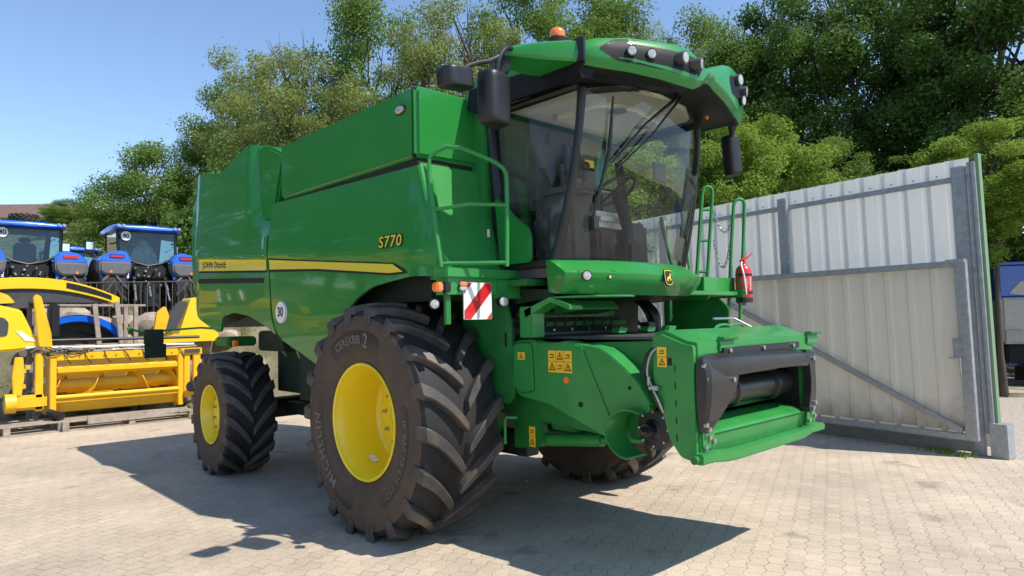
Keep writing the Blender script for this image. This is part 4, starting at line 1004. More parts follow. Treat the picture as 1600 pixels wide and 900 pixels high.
b = nb(); box(b, (1.0, -.80, 1.84), (1.20, .30, 1.90), .01); finish(b, 'cross_tube', GREEN3, CH)
b = nb(); prism(b, rounded([(1.22, 1.98), (1.50, 1.98), (1.56, 1.90), (1.30, 1.86)], .02), 'y', -.62, -.10, .006); finish(b, 'cab_mount', GREEN3, CH)
for i in range(8):
    y0 = -.55 + i * .13; b = nb(); tube(b, [(1.02, y0, 1.96), (1.10, y0 + .04, 1.84), (1.06, y0 + .02, 1.74)], .010, 6, smoothpts=1); finish(b, 'cable', HOSE, CH)
for y0 in (-.30, .10, .42):
    b = nb(); prism(b, rounded([(y0, 1.70), (y0 + .10, 1.70), (y0 + .13, 1.74), (y0 + .02, 1.745)], .01), 'x', 1.62, 1.70, .003); finish(b, 'latch', GREEN2, CH)
for (x0, y0) in ((2.30, .30), (2.25, .62)):
    b = nb(); tube(b, [(x0, y0 - .12, 1.70), (x0, y0 - .08, 1.745), (x0, y0 + .10, 1.75), (x0, y0 + .13, 1.70)], .014, 8, smoothpts=1); finish(b, 'lifting_handle', GREEN2, CH)
b = nb(); tube(b, [(2.1, .5, 1.80), (2.1, .85, 1.80), (2.25, .95, 1.70)], .010, 6); finish(b, 'locking_lever', STEEL, CH)
# ---------------- feeder house
b = nb(); prism(b, [(.62, 1.02), (.62, 1.60), (2.52, 1.66), (2.52, .95), (2.0, .93)], 'y', -.74, .74, .01); fh = finish(b, 'feeder_house', GREEN3, CH)
b = nb(); prism(b, [(1.05, -.70), (1.05, .70), (2.45, .70), (2.45, -.70)], 'z', 1.662, 1.685); finish(b, 'top_plate', GREYP, fh, smooth=0)
# right side shield with rolled edge
shp = [(1.02, 1.60), (1.10, 1.655), (1.28, 1.665), (1.34, 1.645), (1.56, 1.64), (1.68, 1.66), (1.78, 1.63), (1.98, 1.60), (2.08, 1.55), (2.20, 1.47), (2.33, 1.36), (2.41, 1.24), (2.42, 1.17), (2.20, 1.17), (2.10, 1.08), (2.06, .95), (1.45, 1.16), (1.13, 1.20), (1.03, 1.28)]
b = nb(); prism(b, rounded(shp, .05, 4), 'y', -.905, -.78, .03, seg=3); shield = finish(b, 'side_shield', GREEN2, CH, smooth=50)
b = nb(); prism(b, rounded([(1.78, 1.60), (1.83, 1.61), (2.09, 1.09), (2.05, 1.06)], .01), 'y', -.915, -.90, .005); finish(b, 'pressed_rib', GREEN2, shield)
b = nb(); prism(b, rounded([(1.04, 1.58), (1.12, 1.64), (1.30, 1.645), (1.32, 1.25), (1.15, 1.22), (1.05, 1.30)], .05), 'y', -.925, -.90, .018, seg=3); finish(b, 'pressed_bulge', GREEN2, shield)
b = nb(); cyl(b, (1.80, -.900, 1.18), (1.80, -.909, 1.18), .022, 14); cyl(b, (2.26, -.900, 1.33), (2.26, -.909, 1.33), .014, 12); finish(b, 'access_hole', BLKM, shield)
# lit rolled edge strip above
b = nb(); t = bmesh.new()
pe = [(1.86, 1.625), (2.0, 1.605), (2.10, 1.555), (2.22, 1.475), (2.345, 1.365), (2.43, 1.24)]
prism(b, pe + [(x - .02, z - .03) for x, z in pe[::-1]], 'y', -.91, -.70, .006); finish(b, 'rolled_edge', GREEN2, shield)
# curled guard round the coupling
b = nb(); ar = [(2.30 + .205 * cos(a), 1.02 + .175 * sin(a)) for a in [R_(62 + k * 12) for k in range(18)]]
prism(b, ar + [(2.30 + .192 * cos(a), 1.02 + .162 * sin(a)) for a in [R_(62 + k * 12) for k in range(17, -1, -1)]], 'y', -1.0, -.76, .004); finish(b, 'coupling_guard', GREEN2, CH, smooth=40)
b = nb(); lathe(b, [(.15, -.76), (.15, -.80), (.135, -.83), (.07, -.84), (.05, -.86), (.045, -.93), (.028, -.93), (.022, -1.0), (.005, -1.0)], Matrix.Translation((2.40, 0, 1.05)), 28); pc = finish(b, 'drive_coupling', BLK, CH)
for k in range(8):
    a = 2 * pi * k / 8; b = nb(); cyl(b, (2.40 + .12 * cos(a), -.83, 1.05 + .12 * sin(a)), (2.40 + .12 * cos(a), -.84, 1.05 + .12 * sin(a)), .009, 8); finish(b, 'flange_bolt', STEEL, pc)
# face frame
fr = []
b = nb(); prism(b, rounded([(2.52, 1.71), (2.70, 1.645), (2.775, 1.635), (2.775, .875), (2.66, .90), (2.58, 1.0), (2.46, 1.40), (2.46, 1.70)], .02), 'y', -.90, -.865, .004)
finish(b, 'frame_side_plate', GREEN2, CH)
b = nb(); prism(b, rounded([(2.52, 1.705), (2.70, 1.62), (2.775, 1.585), (2.775, .875), (2.66, .90), (2.46, 1.40), (2.46, 1.70)], .02), 'y', .865, .90, .004)
finish(b, 'frame_side_plate', GREEN2, CH)
b = nb()
for i in range(5): box(b, (2.63, -.903, 1.00 + i * .115), (2.637, -.900, 1.045 + i * .115))
box(b, (2.58, -.903, 1.50), (2.61, -.900, 1.55)); finish(b, 'slots', BLKM, CH, smooth=0)
b = nb(); prism(b, [(2.45, 1.72), (2.53, 1.735), (2.71, 1.662), (2.782, 1.652), (2.782, 1.50), (2.74, 1.50), (2.74, 1.60), (2.66, 1.60), (2.45, 1.68)], 'y', -.86, .86, .006); finish(b, 'top_beam', GREEN2, CH)
# face: two columns and lower sill
b = nb(); box(b, (2.735, -.864, .88), (2.785, -.70, 1.52), .004); finish(b, 'frame_column', GREEN2, CH); b = nb(); box(b, (2.735, .70, .88), (2.785, .864, 1.52), .004); finish(b, 'frame_column', GREEN2, CH)
b = nb(); prism(b, rounded([(2.45, 1.11), (2.70, 1.085), (2.775, 1.062), (2.79, 1.045), (2.775, 1.03), (2.765, .945), (2.45, .945)], .01), 'y', -.698, .698, .004); finish(b, 'rolled_sill', GREEN2, CH)
b = nb(); box(b, (2.74, -.698, .90), (2.765, .698, .995), 0); finish(b, 'sill_web', GREEN3, CH)
b = nb(); prism(b, [(-.93, .872), (-.78, .872), (-.60, .85), (-.45, .845), (.55, .85), (.70, .875), (.93, .875), (.93, .93), (.75, .935), (.62, .925), (-.45, .915), (-.58, .925), (-.78, .94), (-.93, .94)], 'x', 2.765, 2.84, .008); finish(b, 'lower_beam', GREEN2, CH)
b = nb(); cyl(b, (2.80, -.97, .905), (2.80, -.93, .905), .026, 14); finish(b, 'latch_pin', GREEN3, CH)
for y0 in (-.83, .72):
    b = nb(); box(b, (2.786, y0 - .02, .955), (2.796, y0 + .13, 1.075), .003); pl_ = finish(b, 'bolt_plate', GREEN2, CH)
    for yy, zz in ((0, .97), (.05, 1.03), (.10, 1.0)):
        b = nb(); cyl(b, (2.796, y0 + yy, zz), (2.815, y0 + yy, zz), .017, 10); finish(b, 'bolt', STEEL, pl_)
for y0 in (-.50, .86):   # hooks on the top beam
    b = nb(); w_ = .10; t = [(2.72, 1.58), (2.795, 1.58), (2.80, 1.625), (2.79, 1.655), (2.83, 1.665), (2.835, 1.68), (2.78, 1.685), (2.765, 1.655), (2.775, 1.63), (2.765, 1.60), (2.72, 1.60)]
    prism(b, t, 'y', y0 - w_, y0 + w_, .004); finish(b, 'hook', GREEN2, CH)
# black moulded guard
gd = nb()
def gsec(y, x, z0, z1, th=.05): return [(x - th, y, z0), (x, y, z0 + .01), (x + .012, y, (z0 + z1) / 2), (x, y, z1 - .03), (x - th * .8, y, z1)]
secs = []
for y, x, z0, z1 in ((-.885, 2.80, 1.42, 1.54), (-.85, 2.85, 1.41, 1.565), (-.74, 2.88, 1.40, 1.575), (-.50, 2.89, 1.415, 1.575), (0, 2.89, 1.425, 1.565), (.40, 2.885, 1.42, 1.555), (.56, 2.875, 1.41, 1.545), (.64, 2.85, 1.41, 1.54)):
    secs.append(gsec(y, x, z0, z1, x - 2.785))
loft(gd, secs)
# left (image) leg tapering down
L1 = []
for z, y0, y1, x in ((1.545, -.885, -.60, 2.85), (1.45, -.90, -.50, 2.885), (1.36, -.90, -.53, 2.885), (1.26, -.90, -.61, 2.875), (1.16, -.89, -.70, 2.85), (1.10, -.88, -.74, 2.825), (1.06, -.86, -.77, 2.80)):
    L1.append([(2.79, y0, z), (x - .02, y0 + .005, z), (x, y0 + .035, z), (x, y1 - .012, z), (x - .015, y1, z), (2.79, y1, z)])
loft(gd, L1[::-1])
finish(gd, 'opening_guard', GUARD, CH, smooth=30)
gd = nb(); prism(gd, rounded([(.58, 1.545), (.70, 1.54), (.765, 1.48), (.755, 1.38), (.765, 1.26), (.74, 1.12), (.70, 1.05), (.63, 1.045), (.61, 1.09), (.655, 1.20), (.67, 1.30), (.65, 1.42)], .03), 'x', 2.79, 2.855, .012); finish(gd, 'opening_guard', GUARD, CH)
gd = nb(); box(gd, (2.784, -.58, 1.56), (2.812, .58, 1.608), .006); finish(gd, 'guard_strip', BLK, CH)
for y, z, x in ((-.50, 1.588, 2.812), (-.02, 1.586, 2.812), (.46, 1.584, 2.812), (-.875, 1.50, 2.84), (-.875, 1.42, 2.86), (-.60, 1.40, 2.888), (-.86, 1.12, 2.83), (-.81, 1.085, 2.82), (.71, 1.47, 2.86), (.71, 1.12, 2.86), (.67, 1.08, 2.86)):
    b = nb(); cyl(b, (x - .01, y, z), (x + .012, y, z), .017, 10); finish(b, 'guard_bolt', STEEL, CH)
b = nb()
for y0, y1, z in ((-.45, -.05, 1.47), (-.10, .30, 1.445), (.15, .55, 1.47)): box(b, (2.888, y0, z), (2.896, y1, z + .006), .002)
finish(b, 'guard_rib', GREYP, CH)
# roller and dark inside
b = nb(); box(b, (1.95, -.70, 1.0), (2.0, .70, 1.6)); box(b, (2.0, -.735, 1.0), (2.74, -.70, 1.60)); box(b, (2.0, .70, 1.0), (2.74, .735, 1.60)); finish(b, 'intake_cavity', BLKM, CH, smooth=0)
b = nb(); box(b, (2.0, -.70, 1.10), (2.52, .70, 1.125)); finish(b, 'intake_floor', GREEN3, CH, smooth=0)
b = nb()
lathe(b, [(.03, -.70), (.11, -.70), (.11, -.22), (.125, -.21), (.125, -.18), (.10, -.17), (.10, .40), (.125, .41), (.125, .44), (.11, .45), (.11, .70), (.03, .70)], Matrix.Translation((2.60, 0, 1.275)), 36)
finish(b, 'feed_drum', GUARD, CH)
b = nb(); box(b, (2.66, -.40, 1.395), (2.70, .42, 1.42), .004); finish(b, 'drum_guide', GREYP, CH)
# hoses at the side of the face frame
for i, (o1, o2) in enumerate(((0, 0), (.02, .03), (-.015, .05))):
    b = nb(); tube(b, [(2.52, -.86, 1.62), (2.44 + o1, -.92, 1.60), (2.40 + o1, -.93, 1.48 - o2), (2.46, -.93, 1.36), (2.50 + o1, -.93, 1.26), (2.53, -.90, 1.18)], .009, 8, smoothpts=2); finish(b, 'hydraulic_hose', HOSE if i != 1 else STEEL, CH)
b = nb(); box(b, (2.44, -.94, 1.33), (2.52, -.91, 1.36), .006); cyl(b, (2.44, -.93, 1.36), (2.44, -.93, 1.42), .012, 8); finish(b, 'hose_coupling', STEEL, CH)

# under the feeder house: lift cylinder, frame post, axle
for s in (-1, 1):
    b = nb(); cyl(b, (.85, s * .60, .77), (1.75, s * .60, .87), .052, 18); cyl(b, (1.75, s * .60, .87), (2.2, s * .60, .93), .032, 14, 0); finish(b, 'lift_cylinder', GREEN2, CH)
b = nb(); prism(b, rounded([(.86, .72), (1.18, .76), (1.18, 1.12), (.98, 1.18), (.86, 1.1)], .02), 'y', -.72, -.62, .008); finish(b, 'frame_post', GREEN3, CH)
b = nb(); tube(b, [(1.10, -.90, 1.02), (1.02, -.95, 1.02), (1.0, -.95, .98), (1.0, -.95, .80)], .012, 8); finish(b, 'grab_handle', GREEN2, CH)
b = nb(); cyl(b, (0, -.95, .974), (0, .95, .974), .16, 20); box(b, (-.28, -.80, .62), (.35, .80, 1.15), .03); box(b, (.3, -.66, .64), (.95, -.50, .84), .01); box(b, (.3, .50, .64), (.95, .66, .84), .01); finish(b, 'front_axle', DKGREEN, CH)
b = nb(); box(b, (-3.72, -1.1, .62), (-3.42, 1.1, .86), .03); box(b, (-3.5, -.55, .66), (-.2, -.35, .92), .02); box(b, (-3.5, .35, .66), (-.2, .55, .92), .02); box(b, (-3.2, -.9, .70), (-2.2, -.75, .84), .01); finish(b, 'rear_axle', DKGREEN, CH)
b = nb(); tube(b, [(-3.1, -1.05, 1.60), (-2.75, -1.0, 1.35), (-2.3, -.95, 1.0)], .035, 10); tube(b, [(-2.7, -1.1, 1.75), (-2.2, -1.05, 1.15)], .02, 8); finish(b, 'strut', STEEL, CH)
b = nb(); box(b, (-3.35, -1.2, 1.50), (-2.6, -.5, 1.75), .02); box(b, (-2.3, -1.15, .95), (-1.05, 1.05, 1.5)); box(b, (-3.1, -1.05, 1.0), (-2.3, .9, 1.5)); finish(b, 'underbody', DKGREEN, CH)
b = nb(); box(b, (-3.95, -1.52, 1.56), (-3.5, -1.15, 1.68), .02, mi=0); finish(b, 'rear_mudguard', GREEN3, CH)
b = nb(); box(b, (-3.42, -1.50, 1.56), (-3.36, -1.44, 1.64), .01); finish(b, 'side_reflector', ORANGE, CH)
for i in range(5):
    b = nb(); y0 = -.3 + i * .08; tube(b, [(.75, y0, .95), (1.1, y0 - .05, .88 - .01 * i), (1.5, y0, .98), (1.8, y0, .93)], .012, 6, smoothpts=1); finish(b, 'under_hose', HOSE if i % 2 else STEEL, CH)
b = nb(); box(b, (1.0, -.5, .86), (1.9, .3, .90), .01); box(b, (1.2, -.62, .90), (1.5, -.45, 1.0), .02); finish(b, 'skid_plate', GREEN3, CH)

# warning stickers: yellow field, black triangle and strokes
def sticker(par, plane, c, w, h, cells, face):
    """plane 'y' or 'x'; c=(a,b) centre in plane; face = coordinate of the surface"""
    f_ = (lambda u, v, k: (u, face - k, v)) if plane == 'y' else (lambda u, v, k: (face + k, u, v))
    b = nb(); o_ = .0025
    b.faces.new([b.verts.new(f_(c[0] + su * w / 2, c[1] + sv * h / 2, o_)) for su, sv in ((-1, -1), (1, -1), (1, 1), (-1, 1))]); s_ = finish(b, 'warning_sticker', STICK, par, smooth=0)
    b = nb(); nx, nz = cells
    for i in range(nx):
        for j in range(nz):
            cu_, cv = c[0] - w / 2 + (i + .5) * w / nx, c[1] - h / 2 + (j + .5) * h / nz; q = min(w / nx, h / nz) * .40
            T = [(0, q), (q, -q * .8), (-q, -q * .8)]; t = [(a * .68, b_ * .68 - q * .03) for a, b_ in T]
            if (i + j) % 2 == 0:
                for k in range(3):
                    k2 = (k + 1) % 3; b.faces.new([b.verts.new(f_(cu_ + a, cv + b_, o_ * 2)) for a, b_ in (T[k], T[k2], t[k2], t[k])])
                b.faces.new([b.verts.new(f_(cu_ + a, cv + b_, o_ * 2)) for a, b_ in ((-q * .08, -q * .4), (q * .08, -q * .4), (q * .12, q * .25), (-q * .12, q * .25))])
            else:
                for a0, b0, a1, b1 in ((-.8, -.5, .8, -.3), (-.6, .1, .3, .55), (.2, -.2, .6, .5)):
                    b.faces.new([b.verts.new(f_(cu_ + a * q, cv + b_ * q, o_ * 2)) for a, b_ in ((a0, b0), (a1, b0 + (b1 - b0) * .4), (a1, b1), (a0, b0 + .22))])
    for i in range(1, nx): x_ = c[0] - w / 2 + i * w / nx; b.faces.new([b.verts.new(f_(x_ + a, c[1] + b_ * h / 2, o_ * 2)) for a, b_ in ((-.0012, -1), (.0012, -1), (.0012, 1), (-.0012, 1))])
    for j in range(1, nz): z_ = c[1] - h / 2 + j * h / nz; b.faces.new([b.verts.new(f_(c[0] + a * w / 2, z_ + b_, o_ * 2)) for a, b_ in ((-1, -.0012), (1, -.0012), (1, .0012), (-1, .0012))])
    finish(b, 'warning_symbols', BLKM, s_, smooth=0)
sticker(shield, 'y', (1.60, 1.495), .25, .17, (3, 2), -.906); sticker(shield, 'y', (1.19, 1.53), .085, .06, (1, 1), -.926)
sticker(CH, 'y', (2.535, 1.555), .075, .135, (1, 2), -.901); sticker(CH, 'y', (1.09, .84), .075, .17, (1, 2), -.721)
b = nb(); cyl(b, (1.66, -.905, 1.355), (1.66, -.909, 1.355), .026, 20); finish(b, 'orange_dot', ORANGE, shield)
b = nb(); box(b, (.866, -.99, 2.50), (.868, -.96, 2.60)); finish(b, 'small_sticker', WHITE, CH, smooth=0)

# ------------------------------------------------------------------ fire extinguisher hanging on the left rail
ex = thing('fire_extinguisher', 'red fire extinguisher with white hose strapped to the green ladder rail beside the cab', 'fire extinguisher', (1.74, 1.62, 1.95))
def EX(bm, name, mt, par=ex, **k): o = finish(bm, name, mt, par, **k); return o
TM = Matrix.Translation((.07, -.02, 0)) @ Matrix.Rotation(R_(90), 4, 'X')
b = nb(); lathe(b, [(.005, 0), (.07, 0), (.078, .02), (.078, .31), (.07, .345), (.045, .37), (.028, .385), (.028, .41), (.005, .41)], TM, 28); EX(b, 'cylinder', REDP, smooth=50)
b = nb(); lathe(b, [(.081, .0), (.082, .04), (.079, .05)], TM, 28); lathe(b, [(.0795, .085), (.081, .09), (.081, .105), (.0795, .11)], TM, 28); lathe(b, [(.0795, .265), (.081, .27), (.081, .285), (.0795, .29)], TM, 28); EX(b, 'strap', BLK)
b = nb(); box(b, (.04, -.045, .405), (.10, .005, .43), .005); tube(b, [(.05, -.02, .43), (.09, .03, .455), (.12, .08, .50)], [.012, .010, .006], 8); EX(b, 'handle', REDP)
b = nb(); tube(b, [(.07, -.05, .41), (.09, -.10, .37), (.12, -.105, .28), (.13, -.10, .15), (.13, -.09, .08)], .008, 8, smoothpts=2); EX(b, 'discharge_hose', WHITE)
b = nb()
for i, t_ in enumerate(('FEUERLÖSCHER', 'PULVER 6 kg')):
    t = text_bm(t_, .030 if i == 0 else .026)
    for v in t.verts:
        r = .0795; a = R_(-25) + (v.co.y + (.02 if i == 0 else -.025)) / r
        v.co = Vector((.07 + r * cos(a), -.02 + r * sin(a), .19 + v.co.x * .62))
    merge(b, t)
EX(b, 'print', WHITE, smooth=0)

# ------------------------------------------------------------------ yellow grain header on pallets, left of the combine
def at(px, s):           # ground position on the line of sight column px (photo pixels) at depth s: used once to survey where far things stand
    return C0 + FW * s + RT * (s * (px - 800) / 1074.0)
HD = thing('grain_header', 'yellow grain header with spiral auger lying on pallets beside the rear wheel', 'header', (-9.7, -1.2, 0))
def HX(bm, name, mt, par=HD, **k):
    o = finish(bm, name, mt, par, **k)
    return o
# local coordinates: x towards the camera side, y along the header (world y + 1.2)
b = nb(); box(b, (.0, -1.20, 1.24), (.12, 1.45, 1.38), .012); HX(b, 'top_beam', HYEL)
b = nb(); prism(b, rounded([(-.06, 1.36), (.06, 1.36), (.06, 1.44), (.03, 1.47), (-.03, 1.47), (-.06, 1.44)], .02), 'x', .02, .05, .004, Matrix.Translation((0, -.62, 0))); HX(b, 'lifting_eye', HYEL)
b = nb(); prism(b, [(.02, 1.14), (.10, 1.10), (.10, 1.02), (-.05, .96), (-.08, 1.0), (-.02, 1.16)], 'y', -1.08, 1.0, .006); HX(b, 'upper_trough', HYEL)
b = nb(); prism(b, [(.10, .62), (.14, .58), (.14, .56), (.06, .50), (-.02, .30), (-.60, .22), (-.60, .26), (-.06, .34), (.02, .54)], 'y', -1.12, 1.0, .006); HX(b, 'lower_trough', HYEL)
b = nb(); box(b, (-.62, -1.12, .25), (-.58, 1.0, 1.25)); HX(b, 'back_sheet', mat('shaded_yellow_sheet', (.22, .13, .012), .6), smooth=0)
for y0, y1 in ((-1.20, -1.10), (.98, 1.08)):
    b = nb(); box(b, (-.62, y0, .24), (.13, y1, 1.30), .01); HX(b, 'end_plate', HYEL)
b = nb(); box(b, (.0, 1.10, .40), (.10, 1.22, 1.26), .01); box(b, (.02, 1.28, .52), (.12, 1.42, 1.24), .012); box(b, (-.1, 1.10, .38), (.08, 1.42, .50), .01); HX(b, 'side_frame', HYEL)
b = nb(); box(b, (.0, -1.42, .36), (.11, -1.30, 1.40), .012); box(b, (-.02, -1.80, .40), (.16, -1.24, .66), .05); cyl(b, (.07, -1.86, .53), (.07, -1.70, .53), .17, 20); HX(b, 'gear_housing', HYEL)
b = nb(); prism(b, rounded([(-1.72, 1.34), (-1.60, 1.34), (-1.58, 1.0), (-1.62, .66), (-1.74, .66), (-1.76, 1.0)], .03), 'x', .05, .13, .01); HX(b, 'chain_guard', HYEL)
AU = nb(); cyl(AU, (-.22, -1.1, .76), (-.22, 1.0, .76), .12, 20)
def flight(bm, y0, y1, turns, hand):
    n = int(28 * abs(turns)); pr = None
    for i in range(n + 1):
        t = i / n; a = 2 * pi * turns * t * hand; y = y0 + (y1 - y0) * t
        q = [bm.verts.new((-.22 + r * cos(a), y + dy, .76 + r * sin(a))) for r, dy in ((.10, 0), (.255, 0), (.255, .012), (.10, .012))]
        if pr:
            for k in range(4): bm.faces.new((pr[k], pr[(k + 1) % 4], q[(k + 1) % 4], q[k]))
        pr = q
flight(AU, -1.08, -.1, 1.6, 1); flight(AU, .98, .05, 1.6, 1); HX(AU, 'auger', HYEL)
b = nb(); box(b, (-.20, -.62, .60), (-.16, -.12, .68), .004); HX(b, 'auger_plate', HYEL)
# left end: tall dividers and shrouds
b = nb(); prism(b, rounded([(-2.6, 1.40), (-1.22, 1.48), (-1.24, 1.62), (-1.42, 1.70), (-1.62, 2.18), (-2.0, 2.28), (-2.6, 2.22)], .06), 'x', -.45, .0, .04, seg=3); HX(b, 'shroud', HYEL2)
b = nb(); prism(b, rounded([(-2.6, 1.66), (-1.82, 1.72), (-1.80, 1.95), (-1.88, 2.05), (-2.6, 2.02)], .05), 'x', .0, .015, .004); HX(b, 'grey_cover', GREYP)
b = nb(); prism(b, [(-1.56, 1.62), (-1.38, 1.60), (-1.62, 1.80), (-1.70, 1.80)], 'x', .002, .012); HX(b, 'white_plate', WHITE, smooth=0)
b = nb(); prism(b, rounded([(-1.36, 1.44), (-1.16, 1.46), (-1.18, 1.75), (-1.34, 2.42), (-1.42, 2.46), (-1.46, 2.40)], .03), 'x', .02, .10, .012); HX(b, 'divider_plate', HYEL)
b = nb(); prism(b, rounded([(-2.6, 2.26), (-1.70, 2.30), (-1.80, 2.44), (-2.1, 2.56), (-2.6, 2.56)], .05), 'x', -.40, -.05, .03); HX(b, 'top_shroud', HYEL)
b = nb(); prism(b, rounded([(-1.9, 2.18), (-1.5, 2.22), (-1.52, 2.42), (-1.75, 2.34)], .03), 'x', -.40, -.08, .02); HX(b, 'grey_flap', GREYP)
b = nb(); box(b, (-.5, -1.16, 1.66), (-.2, -1.0, 2.30), .03); HX(b, 'rubber_tube', BLK)
# right end shrouds
b = nb(); prism(b, rounded([(.80, 1.48), (2.0, 1.50), (1.95, 2.10), (1.68, 2.42), (1.42, 2.44), (1.34, 2.2), (1.16, 1.62), (.98, 1.75)], .06), 'x', -1.0, -.45, .04, seg=3); HX(b, 'shroud', HYEL2)
b = nb(); prism(b, rounded([(.86, 1.72), (1.10, 1.76), (1.34, 2.34), (1.18, 2.36), (.98, 2.12)], .05), 'x', -.50, -.38, .03); HX(b, 'grey_cover', GREYP)
b = nb(); prism(b, rounded([(.66, 1.68), (.86, 1.66), (.96, 2.04), (.88, 2.26), (.72, 2.12)], .05), 'x', -.46, -.36, .02); HX(b, 'divider_plate', HYEL)
for y0, z0, ang in ((-1.10, .22, -.9), (1.45, .42, .5)):     # ribbed rubber cones on the drive shafts
    b = nb(); d = Vector((.25, sin(ang) * -.4, -.25 if y0 < 0 else .1)).normalized(); c0_ = Vector((.10, y0 - .12, z0 + .12))
    P = []; Rr_ = []
    for k in range(13): P.append(c0_ + d * k * .022); Rr_.append((.055 + k * .004) * (1.14 if k % 2 else .92))
    tube(b, P, Rr_, 16); HX(b, 'rubber_boot', BLK)
rnd = random.Random(5)
for i in range(9):
    b = nb(); y0 = -1.75 + i * .09
    tube(b, [(.05, y0, 1.42 + rnd.uniform(-.1, .05)), (.16, y0 + .12, 1.40 + rnd.uniform(-.08, .12)), (.14, y0 + .30, 1.44 + rnd.uniform(-.08, .1)), (.10, y0 + .52, 1.42)], .010, 6, smoothpts=2); HX(b, 'hose', HOSE if i % 3 else STEEL)
for y0, y1 in ((-1.1, .2), (-.2, 1.35)):
    b = nb(); tube(b, [(.06, y0, 1.42), (.10, y0 * .5 + y1 * .5, 1.40), (.06, y1, 1.42)], .014, 6, smoothpts=2); HX(b, 'pipe', STEEL)
for i in range(10):
    b = nb(); y0 = -1.66 + rnd.random() * .34; z0 = .70 + rnd.random() * .5; box(b, (-.02, y0, z0), (.05, y0 + .05 + rnd.random() * .06, z0 + .05 + rnd.random() * .1), .006); HX(b, 'fitting', STEEL if i % 2 else HYEL)
b = nb(); box(b, (.135, 1.10, 1.28), (.14, 1.40, 1.36)); HX(b, 'grey_label', GREYP, smooth=0)
# small towing arm with its plate, reaching back from the combine's tail
b = nb(); tube(b, [(-6.0, -2.0, 1.80), (-6.0, -1.83, 1.75), (-6.0, -1.5, 1.77), (-5.4, -1.2, 1.80), (-4.7, -1.2, 1.78)], .016, 8); t = bmesh.new(); bmesh.ops.create_uvsphere(t, u_segments=12, v_segments=8, radius=.032); t.transform(Matrix.Translation((-6.0, -2.01, 1.805))); merge(b, t)
arm = finish(b, 'rear_arm', GREEN3, CH)
b = nb(); box(b, (-6.04, -1.81, 1.56), (-5.98, -1.54, 1.79), .012); box(b, (-6.03, -1.80, 1.36), (-6.0, -1.50, 1.57), .004); finish(b, 'arm_plate', DKGREEN, arm)
rnd = random.Random(9)
for i in range(7):
    b = nb(); y0 = -1.0 + i * .33; tube(b, [(.12, y0, 1.40), (.16, y0 + .05, 1.30 + rnd.uniform(-.1, .05)), (.13, y0 + .12, 1.18)], .009, 6, smoothpts=1); HX(b, 'hose', HOSE)
for i in range(12):
    b = nb(); y0 = -1.14 + i * .2; cyl(b, (.12, y0, 1.31), (.135, y0, 1.31), .014, 8); HX(b, 'bolt', STEEL)
b = nb(); box(b, (-.30, -1.0, .98), (-.24, 1.0, 1.04), .01); HX(b, 'inner_rail', HYEL)
b = nb(); box(b, (.06, -1.10, .48), (.10, 1.0, .53), .006); HX(b, 'lower_rail', HYEL)
b = nb(); tube(b, [(.02, -1.55, 1.50), (.08, -.6, 1.475), (.05, .4, 1.48), (.08, 1.3, 1.46)], .022, 8, smoothpts=1); HX(b, 'pipe', WHITE)
b = nb(); tube(b, [(-.2, -2.2, 1.62), (-.2, 1.5, 1.60)], .03, 8); HX(b, 'long_bar', BLK)
for (y0, z0, y1, z1) in ((-2.35, .5, -2.2, 1.2), (-2.6, .3, -2.45, .9)):
    b = nb(); box(b, (-.4, y0, z0), (.05, y1, z1), .02); HX(b, 'dark_housing', GREYP)
b = nb(); cyl(b, (.0, -2.3, .5), (.1, -2.3, .5), .2, 16); HX(b, 'sprocket', BLK)
# pallets
def pallet(loc, rz, L=2.3, Wd=.8, label='', n=3, group=None):
    p = thing('pallet', label, 'pallet', loc, rz, group)
    for i in range(5):
        b = nb(); x0 = -Wd / 2 + i * Wd / 4.6; box(b, (x0, -L / 2, .155), (x0 + .11, L / 2, .178), .003); finish(b, 'deck_board', WOOD, p)
    for j in range(n):
        y0 = -L / 2 + j * (L - .10) / (n - 1)
        b = nb(); box(b, (-Wd / 2, y0, .13), (Wd / 2, y0 + .10, .155), .002); finish(b, 'stringer', WOOD, p)
        for x0 in (-Wd / 2, -.05, Wd / 2 - .10):
            b = nb(); box(b, (x0, y0, .022), (x0 + .10, y0 + .10, .13), .003); finish(b, 'block', WOOD, p)
    for x0 in (-Wd / 2, -.05, Wd / 2 - .10):
        b = nb(); box(b, (x0, -L / 2, 0), (x0 + .10, L / 2, .022), .002); finish(b, 'base_board', WOOD, p)
    return p
pallet((-9.55, -1.15, 0), R_(-3), 2.2, .9, 'weathered grey pallet under the middle of the yellow header')
pallet((-9.65, -3.1, 0), R_(4), 1.7, .9, 'weathered pallet under the left end of the yellow header')
b = nb(); box(b, (-9.14, -1.9, .10), (-9.08, -.2, .24), .006, Matrix.Identity(4)); prop(finish(b, 'timber_beam', WOOD), 'long grey timber beam lying along the front of the pallets', 'beam')
